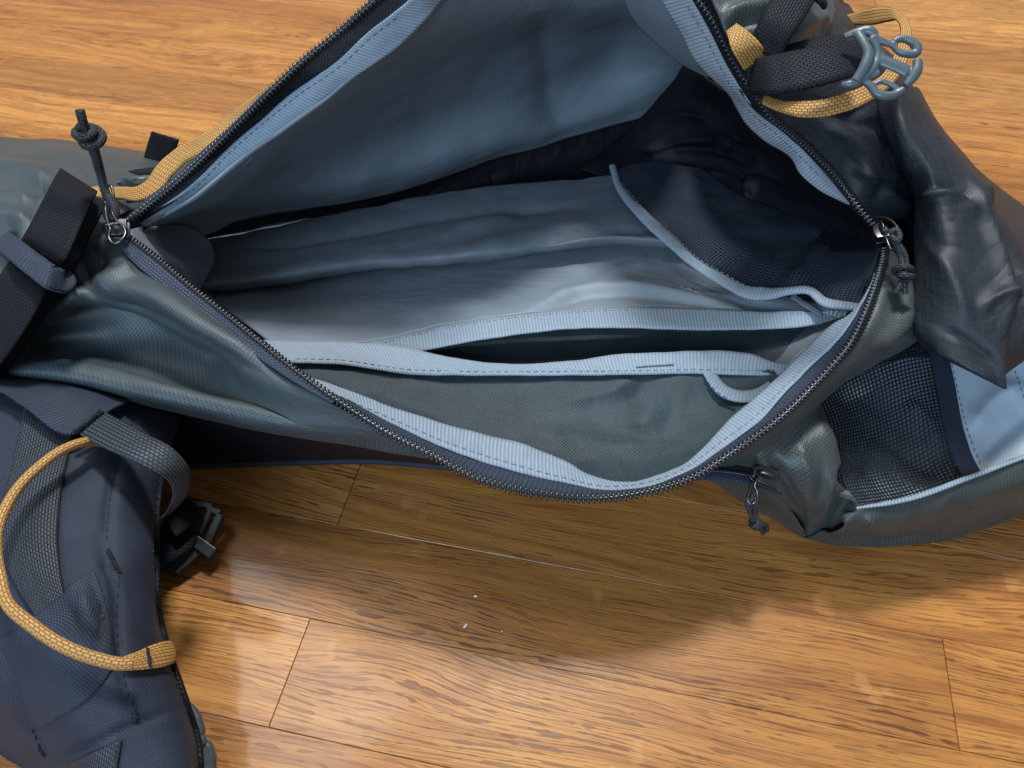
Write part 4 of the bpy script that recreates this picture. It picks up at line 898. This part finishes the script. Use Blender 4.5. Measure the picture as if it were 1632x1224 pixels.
# orange cord
oc = MB()
oc.tube([(166, 706, .088), (152, 704, .097), (132, 705, .104), (98, 718, .109), (61, 745, .111), (32, 774, .112), (10, 808, .112), (-4, 845, .111), (-6, 885, .110), (0, 919, .109), (13, 963, .107), (50, 996, .104), (100, 1029, .100), (150, 1049, .095), (197, 1058, .0905), (213, 1057, .089)], [.0030] * 14 + [.0030, .0028], 12, 160, flat=.75)
oc.build('orange_cord', M['orange'], ss.o)
otab = loft('orange_cord_tab', [
    ss.along([(197, 1048), (215, 1040), (238, 1030), (258, 1026), (264, 1027)], .0028, 16), ss.along([(197, 1058), (215, 1056), (240, 1050), (262, 1046), (268, 1045)], .0036, 16),
    ss.along([(197, 1068), (213, 1070), (240, 1068), (262, 1064), (269, 1060)], .0028, 16)], M['orange'], ss.o, 30, 10, .0018)
bartack(otab.along([(234, 1034), (237, 1050), (240, 1066)], .0004, 10), M['thread_d'], ss.o, .0010)
# dark ladder buckle lying beside the strap
LN = Vector((.1, -.25, 1)).normalized(); LO = P(300, 850, .012)
def lp(px, py, h=0.0):
    d = ray(px, py); t = (LO - EYE).dot(LN) / d.dot(LN); return EYE + d * t + LN * h
lb = MB()
def lbox(p, q, w, th):
    a, b = lp(*p), lp(*q); ax = (b - a).normalized(); ay = LN.cross(ax); lb.box((a + b) / 2, ax, ay, LN, (b - a).length + w * .6, w, th)
for p, q, w, th in (((238, 892, 0), (284, 906, 0), .0060, .0040), ((284, 905, 0), (330, 868, .001), .0055, .0042), ((330, 868, .001), (351, 824, .001), .0050, .0040),
                    ((350, 818, .001), (334, 812, .001), .0045, .0036), ((336, 816, .001), (318, 852, .001), .0036, .0034), ((296, 800, .001), (336, 808, .001), .0045, .0036),
                    ((284, 850, .001), (322, 846, .001), .0040, .0030), ((316, 866, .002), (338, 882, .002), .0070, .0056)):
    lbox(p, q, w, th)
lb.build('strap_buckle', M['darkplastic'], bag, smooth=False, bevel=.0009)
strip('buckle_webbing', [(238, 880, .018, 56), (265, 865, .017, 56), (290, 848, .016, 54), (305, 835, .014, 50)], 54, M['web'], bag, 24, 6, .0018)
strip('buckle_webbing', [(268, 838, .026, 40), (290, 822, .024, 40), (315, 808, .018, 36)], 40, M['web'], bag, 24, 6, .0018)
# grey side release buckle under the strap's lower end
SN = Vector((.25, -.2, 1)).normalized(); SO = P(325, 1180, .016)
def sp_(px, py, h=0.0):
    d = ray(px, py); t = (SO - EYE).dot(SN) / d.dot(SN); return EYE + d * t + SN * h
sb = MB()
sb.prism([sp_(*p) for p in [(292, 1115), (310, 1122), (322, 1140), (327, 1160), (326, 1176), (305, 1180)]], SN, .008)
sb.prism([sp_(*p) for p in [(308, 1182), (330, 1177), (341, 1186), (345, 1205), (344, 1250), (312, 1250)]], SN, .009)
sb.prism([sp_(p[0], p[1], .003) for p in [(312, 1172), (330, 1170), (332, 1190), (314, 1192)]], SN, .007)
sb.build('side_release_buckle', M['greyplastic'], bag, smooth=False, bevel=.0022)

# ------------------------------------------------------------------ small bits lying on the floor
for nm, px, py, a, b, lab in (('crumb', 758, 950, .0011, .0006, 'tiny oval white crumb on the oak boards, nearest below the zipped lip'),
                              ('paint_chip', 742, 997, .0019, .0006, 'slim greyish chip slanting on the oak board below the oval crumb'),
                              ('speck', 800, 1006, .0004, .0004, 'pinpoint white speck right of the slanting grey chip on the floor')):
    m = MB(); c = P(px, py, .0004); ang = {'crumb': 0.0, 'paint_chip': .9, 'speck': 0}[nm]
    ax = Vector((math.cos(ang), math.sin(ang), 0)); m.ell(c, ax, Vector((-ax.y, ax.x, 0)), Vector((0, 0, 1)), a, b, .0004, 8, 5)
    tag(m.build(nm, M['lint'], None), lab, nm.replace('_', ' '), 'white bits lying on the floor')
